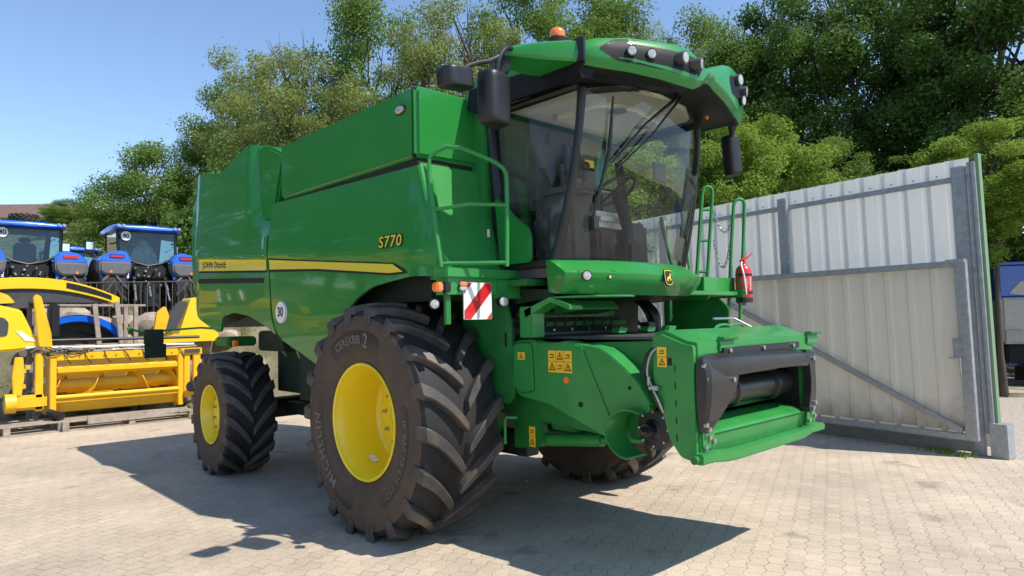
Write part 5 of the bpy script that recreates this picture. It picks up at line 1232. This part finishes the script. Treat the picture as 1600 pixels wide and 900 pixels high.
# crates and panels behind the header
cr = thing('wooden_crate_frame', 'slatted wooden crate frame holding a blue mudguard behind the yellow header', 'crate', (-11.0, -1.5, 0))
def CX(lo, hi, name, M_=None):
    b = nb(); box(b, lo, hi, .006, M_); finish(b, name, WOOD, cr)
for z in (1.46, 1.66, 2.26): CX((-.40, -1.0, z), (-.34, .78, z + .07), 'rail')
for z in (1.46, 2.26): CX((.36, -1.0, z), (.42, .95, z + .045), 'rail')
for y, w in ((.02, .09), (.42, .09)): CX((.42, y, 1.40), (.46, y + w, 2.30), 'post', Matrix.Translation((0, 0, 0)) @ Matrix.Rotation(R_(6), 4, 'X') @ Matrix.Translation((0, .18, 0)))
for x, y in ((-.4, -1.0), (.36, -1.0), (-.4, .72), (.36, .72)): CX((x, y, 0), (x + .08, y + .08, 2.3), 'post')
for z in (1.40, 1.02, .6): CX((-.4, -1.0, z), (.42, .95, z + .03), 'deck')
fb = nb(); ar = []
for k in range(19):
    a = R_(158 - k * 7.2); ar.append((.86 * cos(a) * 1.12 - .30, 1.26 + .86 * sin(a) * 1.0))
prism(fb, ar + [(u * .93 + (-.02), v - .15) for u, v in ar[::-1]], 'x', -10.98, -10.70, .02, None, 0)
o = finish(fb, 'mudguard', BLUE); o.data.transform(Matrix.Translation((0, -1.45, 0)) @ Matrix.Translation((0, 0, -.02))); prop(o, 'blue curved mudguard leaning inside the wooden crate frame', 'mudguard')
dk = nb(); prism(dk, [(u * .92, v - .15) for u, v in ar] + [(.62, 1.53), (-1.0, 1.53)], 'x', -10.97, -10.90, .0); d_ = finish(dk, 'inner_liner', BLK, o); d_.data.transform(Matrix.Translation((0, -1.45, -.02)))
# curved yellow and black bodywork panel on top
pn = thing('bodywork_panel', 'long curved yellow bodywork panel with dark insets lying on the crate frame', 'panel', (-11.1, -2.3, 2.33))
def arcs(f0, f1, n=20): return [(u, f0(u)) for u in lin(-1.7, 1.3001, 3.0 / n)] + [(u, f1(u)) for u in lin(-1.7, 1.3001, 3.0 / n)][::-1]
top = lambda u: .50 - .13 * (u + .25) ** 2 - .04 * max(0, u) ** 2
lo_ = lambda u: .28 - .10 * (u + .25) ** 2 - .05 * max(0, u) ** 2
def parc(name, f0, f1, x0, x1, mt, u0=-1.7, u1=1.3, bev=.01):
    us = [u0 + (u1 - u0) * k / 20 for k in range(21)]; b = nb(); prism(b, [(u, f0(u)) for u in us] + [(u, f1(u) - .002) for u in us[::-1]], 'x', x0, x1, bev); return finish(b, name, mt, pn)
parc('yellow_shell', top, lo_, -.35, .35, HYEL2)
parc('dark_inset', lambda u: top(u) - .035, lambda u: lo_(u) + .05 + .10 * max(0, .5 - u) / .5 * .5, .35, .356, BLK, .35, 1.15, 0)
parc('dark_inset', lambda u: top(u) - .03, lambda u: lo_(u) + .06, .35, .356, BLK, -1.65, -.75, 0)
parc('dark_underside', lambda u: lo_(u) + .0, lambda u: .02, -.30, .30, GREYP, -1.5, 1.1, 0)

# ------------------------------------------------------------------ terrace edge: boulders and railing
def boulder(seed, loc, sx, sy, sz):
    r = random.Random(seed); t = bmesh.new(); bmesh.ops.create_icosphere(t, subdivisions=2, radius=1)
    for v in t.verts:
        k = 1 + .16 * sin(3 * v.co.x + seed) * cos(2.3 * v.co.y + seed * 2) + r.uniform(-.07, .07); v.co = Vector((max(-.8, min(.8, v.co.x * k)) * sx, max(-.85, min(.85, v.co.y * k)) * sy, max(-.75, min(.78, v.co.z * k)) * sz))
    o = finish(t, 'boulder', STONE, smooth=28); o.location = loc; o.rotation_euler = (r.uniform(-.2, .2), r.uniform(-.2, .2), r.uniform(0, 6)); return o
def BLAB(i):
    n = ['first', 'second', 'third', 'fourth', 'fifth', 'sixth', 'seventh', 'eighth', 'ninth'][i // 4]
    return 'pale rubble boulder of the stone bank, %s from the left in its %s row' % (n, ['front', 'second', 'third', 'top'][i % 4])
rnd = random.Random(11)
for i in range(34):
    px = 40 + i * 10.5 + rnd.uniform(-5, 5); s = 14.5 + (i % 4) * .48 + rnd.uniform(-.15, .2); p = at(px, s); z = hfun(p.x, p.y)
    prop(boulder(i, (p.x, p.y, z + .12), rnd.uniform(.28, .48), rnd.uniform(.25, .40), rnd.uniform(.20, .34)), BLAB(i), 'boulder', 'boulders in the stone bank')
rl = thing('iron_railing', 'dark iron bar railing along the terrace edge in front of the blue tractors', 'railing', (0, 0, 0))
ra, rb_ = at(60, 16.3), at(470, 16.9); rl.location = (ra.x, ra.y, 1.93); dv = rb_ - ra; nbar = 42
b = nb(); tube(b, [(0, 0, .98), (dv.x, dv.y, .98)], .018, 6); finish(b, 'top_rail', IRON, rl)
b = nb(); tube(b, [(0, 0, .12), (dv.x, dv.y, .12)], .016, 6); finish(b, 'bottom_rail', IRON, rl)
for i in range(nbar + 1):
    t = i / nbar; b = nb(); big = i % 8 == 0; box(b, (dv.x * t - .008, dv.y * t - .008, -.05 if big else .05), (dv.x * t + .008, dv.y * t + .008, 1.0 if big else .98), 0); finish(b, 'railing_post' if big else 'bar', IRON, rl, smooth=0)
# grass tufts at the bank
def blades(bm, c, n, h, rnd, spread=.12):
    for _ in range(n):
        a = rnd.uniform(0, 2 * pi); r = spread * sqrt(rnd.random()); p = Vector((c[0] + r * cos(a), c[1] + r * sin(a), c[2])); hh = h * rnd.uniform(.5, 1); l = rnd.uniform(-.5, .5) * hh; m_ = rnd.uniform(-.5, .5) * hh; w = .004 + .004 * rnd.random()
        bm.faces.new([bm.verts.new(p + Vector((-w, 0, 0))), bm.verts.new(p + Vector((w, 0, 0))), bm.verts.new(p + Vector((l, m_, hh)))])
rnd = random.Random(2); b = nb()
for i in range(90):
    px = rnd.uniform(20, 420); s = rnd.uniform(13.6, 16.6); p = at(px, s); blades(b, (p.x, p.y, hfun(p.x, p.y)), 26, .30, rnd, .22)
for i in range(26):
    u = rnd.uniform(.1, .7); p = FO + FD * u + FN * rnd.uniform(-.28, -.10); blades(b, (p.x, p.y, 0), 5, .09, rnd, .10)
prop(finish(b, 'weeds', LF_BRIGHT, smooth=0, recalc=False), kind='stuff')

# ------------------------------------------------------------------ blue tractors on the terrace (seen from behind)
def make_tractor(label, loc, rz, sign=True):
    T = thing('tractor', label, 'tractor', loc, rz, 'blue tractors parked on the terrace')
    def X(bm, name, mt, par=T, **k): return finish(bm, name, mt, par, **k)
    for s in (-1, 1):
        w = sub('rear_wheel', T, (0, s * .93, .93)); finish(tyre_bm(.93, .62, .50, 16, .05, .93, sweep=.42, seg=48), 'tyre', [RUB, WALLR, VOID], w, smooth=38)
        b = nb(); lathe(b, [(.50, -.25), (.50, .25), (.42, .2), (.1, .1), (.1, -.1), (.42, -.2), (.50, -.25)], None, 32); finish(b, 'rim', GREYP, w)
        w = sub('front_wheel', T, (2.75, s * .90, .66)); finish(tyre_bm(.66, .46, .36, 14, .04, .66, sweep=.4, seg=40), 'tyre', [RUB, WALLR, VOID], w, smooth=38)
        b = nb(); lathe(b, [(.36, -.18), (.36, .18), (.1, .1), (.1, -.1), (.36, -.18)], None, 24); finish(b, 'rim', GREYP, w)
        # fender: blue cap, grey lower skirt, tail lamp
        ar = [(1.06 * cos(R_(a)), .93 + .86 * sin(R_(a))) for a in range(20, 172, 8)]
        y0, y1 = s * .56, s * 1.26
        b = nb(); prism(b, [(-u * .82 - .0, v) for u, v in ar] + [(-u * .80, v - .06) for u, v in ar[::-1]], 'y', min(y0, y1), max(y0, y1), .03); X(b, 'fender', BLUE)
        b = nb(); prism(b, rounded([(s * .53, 1.70), (s * .62, 1.90), (s * .80, 1.95), (s * 1.08, 1.88), (s * 1.27, 1.74), (s * 1.29, 1.62), (s * .53, 1.60)], .06), 'x', -.86, -.45, .04, seg=3); fcap = X(b, 'fender_cap', BLUE)
        b = nb(); prism(b, rounded([(s * .52, 1.64), (s * 1.30, 1.64), (s * 1.30, 1.38), (s * 1.18, 1.28), (s * .68, 1.26), (s * .54, 1.40)], .08), 'x', -.91, -.42, .045, seg=3); X(b, 'fender_skirt', SKIRT)
        b = nb(); box(b, (-.885, min(s * .70, s * 1.06), 1.73), (-.85, max(s * .70, s * 1.06), 1.83), .02); X(b, 'tail_lamp', RED)
        b = nb(); box(b, (-.915, min(s * 1.0, s * 1.06), 1.33), (-.90, max(s * 1.0, s * 1.06), 1.39), 0); X(b, 'reflector', ORANGE)
        # mirror on its arm
        b = nb(); tube(b, [(1.0, s * .78, 2.30), (1.05, s * 1.0, 2.34), (1.05, s * 1.10, 2.30)], .022, 8); X(b, 'mirror_arm', BLK)
        b = nb(); box(b, (1.0, min(s * 1.02, s * 1.26), 1.98), (1.09, max(s * 1.02, s * 1.26), 2.36), .03); mo = X(b, 'mirror', BLK); b = nb(); box(b, (.992, min(s * 1.05, s * 1.23), 2.12), (1.0, max(s * 1.05, s * 1.23), 2.33), 0); X(b, 'mirror_glass', CHROME, mo, smooth=0)
        # cab posts
        b = nb(); tube(b, [(-.40, s * .60, 1.50), (-.44, s * .73, 1.78), (-.36, s * .76, 2.60)], .045, 8); X(b, 'cab_post', BLK)
        b = nb(); tube(b, [(1.22, s * .62, 1.45), (1.05, s * .70, 2.60)], .045, 8); X(b, 'cab_post', BLK)
        b = nb(); b.faces.new([b.verts.new(p) for p in ((-.38, s * .75, 1.85), (1.18, s * .66, 1.5), (1.05, s * .72, 2.58), (-.36, s * .78, 2.58))]); X(b, 'side_window', GLASSD, smooth=0)
    b = nb(); vs = [(-.46, -.72, 1.86), (-.47, -.35, 1.66), (-.47, 0, 1.58), (-.47, .35, 1.66), (-.46, .72, 1.86), (-.38, .74, 2.57), (-.38, -.74, 2.57)]; b.faces.new([b.verts.new(v) for v in vs]); X(b, 'rear_window', GLASSD, smooth=0)
    b = nb(); tube(b, vs[:5], .028, 8); tube(b, [vs[5], vs[6]], .03, 8); X(b, 'window_frame', BLK)
    b = nb(); b.faces.new([b.verts.new(v) for v in ((1.22, -.60, 1.5), (1.22, .60, 1.5), (1.06, .68, 2.57), (1.06, -.68, 2.57))]); X(b, 'windscreen', GLASSD, smooth=0)
    b = nb(); secs = []
    for x, w, z0, z1 in ((-.62, .78, 2.60, 2.65), (-.58, .84, 2.58, 2.71), (-.2, .87, 2.56, 2.76), (.5, .87, 2.56, 2.78), (1.1, .86, 2.56, 2.74), (1.34, .78, 2.58, 2.66)):
        secs.append([(x, -w, z0), (x, -w * 1.0, (z0 + z1) / 2), (x, -w * .9, z1 - .02), (x, 0, z1), (x, w * .9, z1 - .02), (x, w, (z0 + z1) / 2), (x, w, z0), (x, 0, z0 - .02)])
    loft(b, secs); rf_ = X(b, 'cab_roof', BLUE, smooth=50)
    b = nb(); box(b, (-.40, -.74, 2.52), (1.1, .74, 2.575), .02); X(b, 'roof_lining', BLK)
    for y in (-.78, -.66, .66, .78):
        b = nb(); cyl(b, (-.60, y, 2.665), (-.645, y, 2.66), .042, 12); X(b, 'work_lamp', LAMP, rf_)
    b = nb(); box(b, (.1, -.28, 1.55), (.5, .28, 1.68), .05); box(b, (.0, -.26, 1.65), (.12, .26, 2.18), .05); box(b, (-.02, -.14, 2.18), (.08, .14, 2.34), .04); X(b, 'driver_seat', FABRIC if rz < 3.15 else INTER)
    b = nb(); box(b, (-.40, -.60, .95), (1.2, .60, 1.50), .05); box(b, (-.52, -.46, 1.18), (-.38, .46, 1.62), .06); X(b, 'cab_base', BLKM)
    b = nb(); cyl(b, (0, -.7, .93), (0, .7, .93), .20, 16); box(b, (-.50, -.30, .55), (3.0, .30, 1.15), .05); X(b, 'chassis', BLKM)
    b = nb(); prism(b, rounded([(1.25, 1.15), (3.4, 1.05), (3.5, 1.3), (3.3, 1.62), (1.25, 1.80)], .12), 'y', -.40, .40, .06, seg=3); X(b, 'bonnet', BLUE)
    # rear linkage
    for s in (-1, 1):
        b = nb(); tube(b, [(-.45, s * .38, .62), (-1.05, s * .44, .55)], .035, 8); X(b, 'lower_link', BLK)
        b = nb(); tube(b, [(-.95, s * .43, .58), (-.60, s * .40, 1.18)], .026, 8); tube(b, [(-.80, s * .42, .86), (-.70, s * .41, 1.02)], .04, 8); X(b, 'lift_rod', STEEL)
        b = nb(); tube(b, [(-.45, s * .34, 1.14), (-.66, s * .40, 1.22)], .045, 8); X(b, 'lift_arm', BLK)
    b = nb(); tube(b, [(-.55, 0, 1.10), (-.72, 0, .70)], .03, 8); X(b, 'top_link', STEEL)
    b = nb(); box(b, (-.66, -.16, .42), (-.55, .16, .95), .02); X(b, 'hitch', BLK)
    rr = random.Random(4)
    for i in range(24):
        b = nb(); y = rr.uniform(-.42, .42); z = rr.uniform(1.0, 1.58); cyl(b, (-.56, y, z), (-.64, y, z), rr.uniform(.018, .035), 8); X(b, 'coupler', STEEL if i % 2 else BLK)
    if sign:
        b = nb(); c = Vector((-.435, .56, 2.40)); n = 24; v = [b.verts.new(c + Vector((-.012, .145 * cos(2 * pi * i / n), .145 * sin(2 * pi * i / n)))) for i in range(n)]; b.faces.new(v)
        sg = X(b, 'speed_sign', WHITE, smooth=0)
        b = nb()
        for i in range(n):
            a0, a1 = 2 * pi * i / n, 2 * pi * (i + 1) / n; b.faces.new([b.verts.new(c + Vector((-.014, r * cos(a), r * sin(a)))) for r, a in ((.145, a0), (.145, a1), (.130, a1), (.130, a0))])
        put_text(b, '40', .17, c + Vector((-.015, 0, 0)), (0, -1, 0), (0, 0, 1), bold=.004); X(b, 'speed_number', BLKM, sg, smooth=0)
    return T
TZ = 1.97
t2 = make_tractor('blue tractor with pale cover over its seat, nearest the green combine', (-16.4, .95, TZ), R_(180))
t1 = make_tractor('blue tractor at the left edge of the photo behind the yellow panel', (-17.2, -1.75, TZ), R_(181))
t3 = make_tractor('blue tractor further back, glimpsed between the two nearer blue tractors', (-25.0, .75, 2.15), R_(186), False)
# pale cloth over the seat of the nearest tractor
b = nb(); pv = surf(lambda u, v: Vector((-.12 - .05 * sin(6 * u), u * .34 + .03 * sin(9 * v), 1.50 + v * (.62 - .25 * abs(u) ** 2) + .03 * cos(7 * u))), 14, 8); merge(b, pv); finish(b, 'seat_cover', FABRIC, t2, smooth=60)
for g_ in range(1):
    b = nb()
# tyres stacked on the slope behind
for k in range(2):
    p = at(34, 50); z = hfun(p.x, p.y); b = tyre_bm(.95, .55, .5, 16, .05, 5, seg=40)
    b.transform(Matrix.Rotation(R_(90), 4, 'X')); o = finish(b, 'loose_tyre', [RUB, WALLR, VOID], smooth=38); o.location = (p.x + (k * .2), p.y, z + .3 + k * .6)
    prop(o, ['lower tyre of the two stacked on the slope below the house', 'upper tyre of the two stacked on the slope below the house'][k], 'tyre', 'tyres stacked on the slope')
# house on the hill
hs = at(15, 64); HZ = hfun(hs.x, hs.y) - .3
H = thing('farm_house', 'low house with a long brown tiled roof on the hill at far left', 'house', (hs.x, hs.y, HZ), atan2(RT.y, RT.x) + .05)
b = nb(); box(b, (-9, 0, 0), (4.6, 7, 2.2)); finish(b, 'wall', PLAST, H, smooth=0)
b = nb(); prism(b, [(-.5, 2.1), (3.5, 4.0), (7.5, 2.1), (7.5, 1.95), (3.5, 3.85), (-.5, 1.95)], 'x', -9.4, 4.2 + .9); finish(b, 'roof', ROOFT, H, smooth=0)
for x in (-6, -3, 0, 2.5):
    b = nb(); box(b, (x, -.03, .9), (x + 1.1, .02, 1.8)); finish(b, 'window', BLKM, H, smooth=0)

# blue and white truck at the right edge
tp = at(1600, 16.2)
TR = thing('truck', 'blue and white truck partly hidden behind the gate at the right edge', 'truck', (tp.x, tp.y, 0), R_(20))
def TX(bm, name, mt, par=TR, **k): return finish(bm, name, mt, par, **k)
TWH = mat('off_white_paint', (.55, .53, .50), .4, coat=.3, noise=.1)
b = nb(); box(b, (-.55, 0, 2.05), (1.7, 2.4, 2.95), .10, seg=3); TX(b, 'cab_top', BLUE)
b = nb(); box(b, (-.45, .02, 1.0), (1.7, 2.38, 2.10), .05); TX(b, 'cab_body', TWH)
b = nb(); box(b, (-.40, -.02, .55), (1.7, .5, .98), .04); TX(b, 'bumper', BLKM)
b = nb(); box(b, (-.40, -.03, 1.06), (-.05, .0, 1.34), .01); TX(b, 'head_lamp', LAMP)
b = nb(); box(b, (.10, -.03, 1.10), (.2, .0, 1.24), .01); TX(b, 'tail_lamp', RED)
b = nb(); prism(b, rounded([(-.3, 2.2), (-.05, 2.5), (.15, 2.45), (.1, 2.3), (.3, 2.1), (0, 2.15)], .05), 'y', -.03, .0); TX(b, 'white_emblem', TWH)
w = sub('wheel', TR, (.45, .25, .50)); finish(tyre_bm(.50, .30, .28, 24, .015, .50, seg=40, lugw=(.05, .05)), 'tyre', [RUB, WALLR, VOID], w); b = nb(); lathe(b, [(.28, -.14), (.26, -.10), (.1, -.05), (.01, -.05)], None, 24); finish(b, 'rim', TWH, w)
b = nb(); box(b, (-.3, .6, .45), (5.5, 2.0, .9), .03); box(b, (1.75, .0, .95), (6.5, 2.4, 2.9), .05); TX(b, 'load_body', BLUE)

# ------------------------------------------------------------------ trees
def leaf_cloud(name, seed, mt, asp=1.5, nclump=70, nleaf=26000, leaf=.026, hollow=.18, crs=(.12, .28), droop=0.0, taper=0.0):
    """crown of radius about 1 and half-height asp made of leaf-sized quads gathered in clumps"""
    r = random.Random(seed); cl = []
    while len(cl) < nclump:
        x, y, z = r.uniform(-1, 1), r.uniform(-1, 1), r.uniform(-1, 1); d = x * x + y * y + z * z
        if d > 1 or d < hollow: continue
        k = 1 + .20 * sin(3.1 * x + seed) * cos(3.7 * z - seed) - taper * z
        cl.append((x * k, y * k, z * asp, r.uniform(*crs)))
    V, F = [], []; per = nleaf / len(cl); cm = (crs[0] + crs[1]) / 2
    for cx, cy, cz, cr_ in cl:
        for _ in range(int(per * (cr_ / cm) ** 2)):
            a = r.uniform(0, 2 * pi); u = r.uniform(-1, 1); q = sqrt(1 - u * u); rad = cr_ * (r.random() ** .42) * (1 + .5 * (r.random() < .08))
            p = Vector((cx + rad * q * cos(a), cy + rad * q * sin(a), cz + rad * u * .75 - droop * r.random() ** 1.5))
            nrm = Vector((r.gauss(0, .8) + q * cos(a) * .8, r.gauss(0, .8) + q * sin(a) * .8, r.gauss(0, .8) + .9)).normalized()
            t1_ = nrm.orthogonal().normalized(); t1_.rotate(Matrix.Rotation(r.uniform(0, 6.3), 3, nrm)); t2_ = nrm.cross(t1_)
            s = leaf * r.uniform(.6, 1.25); k = len(V)
            V += [p - t1_ * s, p - t2_ * s * .6 + nrm * s * .15, p + t1_ * s, p + t2_ * s * .6 + nrm * s * .15]; F.append((k, k + 1, k + 2, k + 3))
    me = bpy.data.meshes.new(name); me.from_pydata([tuple(v) for v in V], [], F); me.materials.append(mt); return me
def trunk_mesh(seed, h=1.0, spread=.55, nl=9, r0=.045):
    r = random.Random(seed); b = nb(); P = [Vector((0, 0, 0))]
    for k in range(1, 7): P.append(Vector((r.uniform(-.03, .03) * k, r.uniform(-.03, .03) * k, h * k / 6)))
    tube(b, P, [r0 * (1.25 if k == 0 else 1 - k / 7.2) for k in range(7)], 8)
    for i in range(nl):
        t = r.uniform(.28, .92); k = int(t * 6); p = P[k].lerp(P[min(6, k + 1)], t * 6 - k); a = 2 * pi * i * .382 + r.uniform(-.3, .3); L = spread * r.uniform(.6, 1.0) * (1.15 - t * .7)
        Q = [p]; d = Vector((cos(a), sin(a), r.uniform(.35, .9)))
        for j in range(4): Q.append(Q[-1] + d * L / 4); d = d + Vector((r.uniform(-.35, .35), r.uniform(-.35, .35), r.uniform(-.1, .25)))
        rr = r0 * (1 - t) * .75 + .006
        tube(b, Q, [rr, rr * .75, rr * .5, rr * .33, rr * .18], 5)
        for jj in (2, 3):
            d2 = Vector((r.uniform(-1, 1), r.uniform(-1, 1), r.uniform(0, .8))).normalized(); tube(b, [Q[jj], Q[jj] + d2 * L * .25, Q[jj] + d2 * L * .45 + Vector((0, 0, .03))], [rr * .4, rr * .25, rr * .1], 4)
    for f in b.faces: f.smooth = True
    me = bpy.data.meshes.new('trunk'); b.to_mesh(me); b.free(); me.materials.append(BARK); return me
ASP = {'mid': 1.7, 'dark': 2.4, 'olive': 2.1, 'bright': 1.5, 'weep': 2.6}
CR = {
 'mid': [leaf_cloud('crown_mid', s, LF_MID, 1.7, 110, 50000, .021, crs=(.15, .34), hollow=.1) for s in (1, 2)],
 'dark': [leaf_cloud('crown_dark', s, LF_DARK, 2.4, 120, 46000, .025, crs=(.13, .30), hollow=.1) for s in (3, 4)],
 'olive': [leaf_cloud('crown_olive', s, LF_OLIVE, 2.1, 105, 40000, .020, crs=(.13, .31), hollow=.1) for s in (5, 6)],
 'bright': [leaf_cloud('crown_bright', s, LF_BRIGHT, 1.5, 95, 36000, .027, crs=(.14, .30)) for s in (7, 8)],
 'weep': [leaf_cloud('crown_weep', 9, LF_GREY, 2.6, 60, 18000, .020, droop=.5, taper=.3, crs=(.08, .2))],
}
TM_ = [trunk_mesh(s) for s in (1, 2, 3, 4)]
NT = [0]
def tree(px, s, ztop, R, Hc, kind, label, name='tree', cat='tree', group='trees behind the yard', var=None, trunk_h=None):
    """px/s: survey position; ztop: height of the crown's top above yard level; R crown radius; Hc crown height"""
    p = at(px, s); z = hfun(p.x, p.y); i = NT[0]; NT[0] += 1
    T = thing(name, label, cat, (p.x, p.y, z), 0, group)
    c = bpy.data.objects.new('crown', CR[kind][(i if var is None else var) % len(CR[kind])]); COL.objects.link(c); c.parent = T
    c.location = (0, 0, ztop - z - Hc / 2); c.scale = (R, R, Hc / 2 / ASP[kind]); c.rotation_euler = (0, 0, i * 1.9)
    k = bpy.data.objects.new('trunk', TM_[i % 4]); COL.objects.link(k); k.parent = T; th = ztop - z - Hc * .12
    k.scale = (R * 1.25, R * 1.25, th) if R > 1.2 else (R * 1.5, R * 1.5, th); k.rotation_euler = (0, 0, i * 2.3)
    return T
def zt(px, py, s): return 1.83 + s * (499 + .0205 * (800 - px) - py) / 1074
TL = [
 (182, 35, 266, 2.0, 6.5, 'mid', 'lowest of the round green trees, above the blue tractors'),
 (228, 33, 230, 3.0, 8.6, 'mid', 'round green tree just left of the combine tail, below the weeping birch'),
 (290, 44, 188, 1.6, 9.0, 'weep', 'slender grey-green weeping birch rising behind the round green trees'),
 (328, 36, 205, 2.7, 9.0, 'mid', 'green tree directly behind the tail of the combine'),
 (400, 34, 62, 2.9, 12.0, 'olive', 'olive-green tree with bare twigs, leftmost of the tall olive trees'),
 (455, 30, 32, 3.0, 12.0, 'olive', 'tallest olive-green tree, above the middle of the grain tank'),
 (520, 29, 85, 2.7, 10.5, 'olive', 'olive-green tree above the front end of the grain tank'),
 (372, 37, 130, 2.9, 11.0, 'mid', 'mid-green tree filling the gap under the leftmost olive tree'),
 (590, 32, -25, 3.4, 15.0, 'mid', 'tall mid-green tree right of the olive trees with open sky to its left'),
 (665, 28, 5, 2.7, 12.0, 'olive', 'light olive tree with forked bare branches left of the cab roof'),
 (740, 30, -40, 3.1, 14.0, 'olive', 'pale leafy tree directly behind the cab mirrors'),
 (820, 33, -60, 3.5, 15.0, 'mid', 'green tree rising behind the orange beacon'),
 (905, 35, -30, 3.6, 14.0, 'mid', 'green tree behind the middle of the cab roof'),
 (985, 33, 8, 3.2, 13.0, 'mid', 'green tree behind the roof lamps of the cab'),
 (1050, 37, 25, 3.0, 13.0, 'olive', 'pale tree below the small gap of sky right of the cab roof'),
 (1115, 32, 20, 2.8, 12.0, 'mid', 'green tree behind the two roof antennas'),
 (1180, 26, -20, 2.6, 12.0, 'dark', 'dark tall tree right of the antennas'),
 (1250, 24, -60, 2.6, 13.0, 'dark', 'dark tall tree behind the left half of the grey fence'),
 (1330, 21, -120, 2.3, 12.0, 'dark', 'dark tall tree with sky gaps above the middle of the grey fence'),
 (1420, 22, -150, 2.4, 12.5, 'dark', 'dark tall tree with a straight black trunk above the gate'),
 (1500, 20, -160, 2.3, 12.0, 'dark', 'dark tall tree above the end post of the fence'),
 (1590, 18, -200, 2.4, 12.0, 'dark', 'dark tall tree at the upper right corner of the photo'),
 (1700, 18, -200, 2.6, 12.0, 'dark', 'dark tall tree just beyond the right edge of the photo'),
]
for px, s, py, R, Hc, kd, lb in TL: tree(px, s, zt(px, py, s), R, Hc, kd, lb)
BL = [
 (1010, 15.5, 215, 1.5, 4.2, 'bright', 'bright green bush seen through the cab windscreen'),
 (1085, 15.0, 235, 1.3, 4.6, 'bright', 'bright green bush left of the ladder rails behind the fence'),
 (1150, 14.2, 175, 1.25, 4.0, 'bright', 'bright yellow-green bush behind the left cab mirror'),
 (1225, 14.8, 180, 1.4, 4.5, 'bright', 'sunlit green bush above the left part of the grey fence'),
 (1300, 16.0, 225, 1.4, 4.2, 'mid', 'shaded green bush above the middle of the grey fence'),
 (1400, 16.5, 240, 1.5, 4.0, 'dark', 'dark bush above the right half of the grey fence'),
 (1470, 15.0, 232, 1.2, 3.8, 'bright', 'light green bush just left of the fence end post'),
 (1560, 14.5, 192, 1.4, 2.5, 'bright', 'yellow-green bush rising behind the end of the fence'),
 (1650, 15.5, 150, 1.8, 3.4, 'mid', 'green bush at the right edge above the blue truck'),
 (1590, 20.5, 330, 2.2, 6.0, 'dark', 'dark bush behind the blue truck'),
 (105, 47, 312, 1.7, 2.2, 'mid', 'small round shrub on the hill beside the house'),
 (88, 52, 322, 1.3, 2.0, 'mid', 'small shrub under the eaves of the far house'),
 (135, 40, 345, 1.5, 1.8, 'olive', 'low dry shrub on the slope left of the round trees'),
]
for px, s, py, R, Hc, kd, lb in BL: tree(px, s, zt(px, py, s), R, Hc, kd, lb, 'bush', 'bush', 'bushes along the fence and slope')
# dense undergrowth at the edge of the wood: one mass of leaves nobody could count
def undergrowth():
    r = random.Random(21); V, F = [], []
    for _ in range(80000):
        px = r.uniform(250, 1900); s = r.uniform(24, 40) if px < 1150 else r.uniform(21, 30); p = at(px, s); z0 = hfun(p.x, p.y)
        top = (5.2 + 1.3 * sin(px * .021) + .8 * sin(px * .057 + 1)) * (1 if px < 1150 else .85)
        z = z0 + top * (r.random() ** .8); c = Vector((p.x, p.y, z)); nrm = Vector((r.gauss(0, 1), r.gauss(0, 1), r.gauss(0, 1) + .6)).normalized(); t1_ = nrm.orthogonal().normalized(); t2_ = nrm.cross(t1_); sz = r.uniform(.06, .13); k = len(V)
        V += [c - t1_ * sz, c - t2_ * sz * .6, c + t1_ * sz, c + t2_ * sz * .6]; F.append((k, k + 1, k + 2, k + 3))
    me = bpy.data.meshes.new('undergrowth'); me.from_pydata([tuple(v) for v in V], [], F); me.materials.append(LF_DARK)
    o = bpy.data.objects.new('undergrowth', me); COL.objects.link(o); prop(o, kind='stuff')
undergrowth()

# unseen trees added beside the yard: side panels mirror them instead of bright sky
OUTL = ['unseen broad green tree added for panel reflections, %s' % w for w in ('nearest the yellow header', 'second beyond the yellow header', 'shortest of the row', 'tall one in the far left corner', 'left of the photographer, at the corner', 'farthest left, level with the blue tractors')]
k_ = 0
for (x, y, h, R) in ((-24, -14, 14, 5.2), (-31, -20, 17, 6.0), (-21, -23, 13, 5.4), (-28, -30, 17, 6.2), (-17, -32, 14, 5.5), (-38, -12, 15, 5.5)):
    kd = ('mid', 'dark', 'dark')[k_ % 3]; T = thing('tree', 'tree number', 'tree', (x, y, hfun(x, y)), 0, 'unseen trees added beside the open yard'); T['label'] = OUTL[k_]
    c = bpy.data.objects.new('crown', CR[kd][k_ % 2]); COL.objects.link(c); c.parent = T; c.location = (0, 0, h * .54); c.scale = (R, R, h * .46 / ASP[kd]); c.rotation_euler = (0, 0, k_ * 1.3)
    k = bpy.data.objects.new('trunk', TM_[k_ % 4]); COL.objects.link(k); k.parent = T; k.scale = (R * 1.3, R * 1.3, h * .8); k_ += 1

# the rows go on past the left edge of the photo: more tractors on the terrace, a second header (mirrored in the glossy side panels)
index_kids()
for (src, x, y, rz, lab) in ((t1, -19.2, -4.7, R_(181), 'blue tractor of the terrace row, second from the left end, outside the photo'), (t1, -20.6, -7.9, R_(178), 'blue tractor at the left end of the terrace row, outside the photo'), (HD, -10.6, -7.2, R_(-14), 'second yellow grain header, left of the first, outside the photo')):
    c = copy_tree(src); c.location = (x, y, max(0, hfun(x, y)) if src is t1 else 0); c.rotation_euler = (0, 0, rz); c['label'] = lab
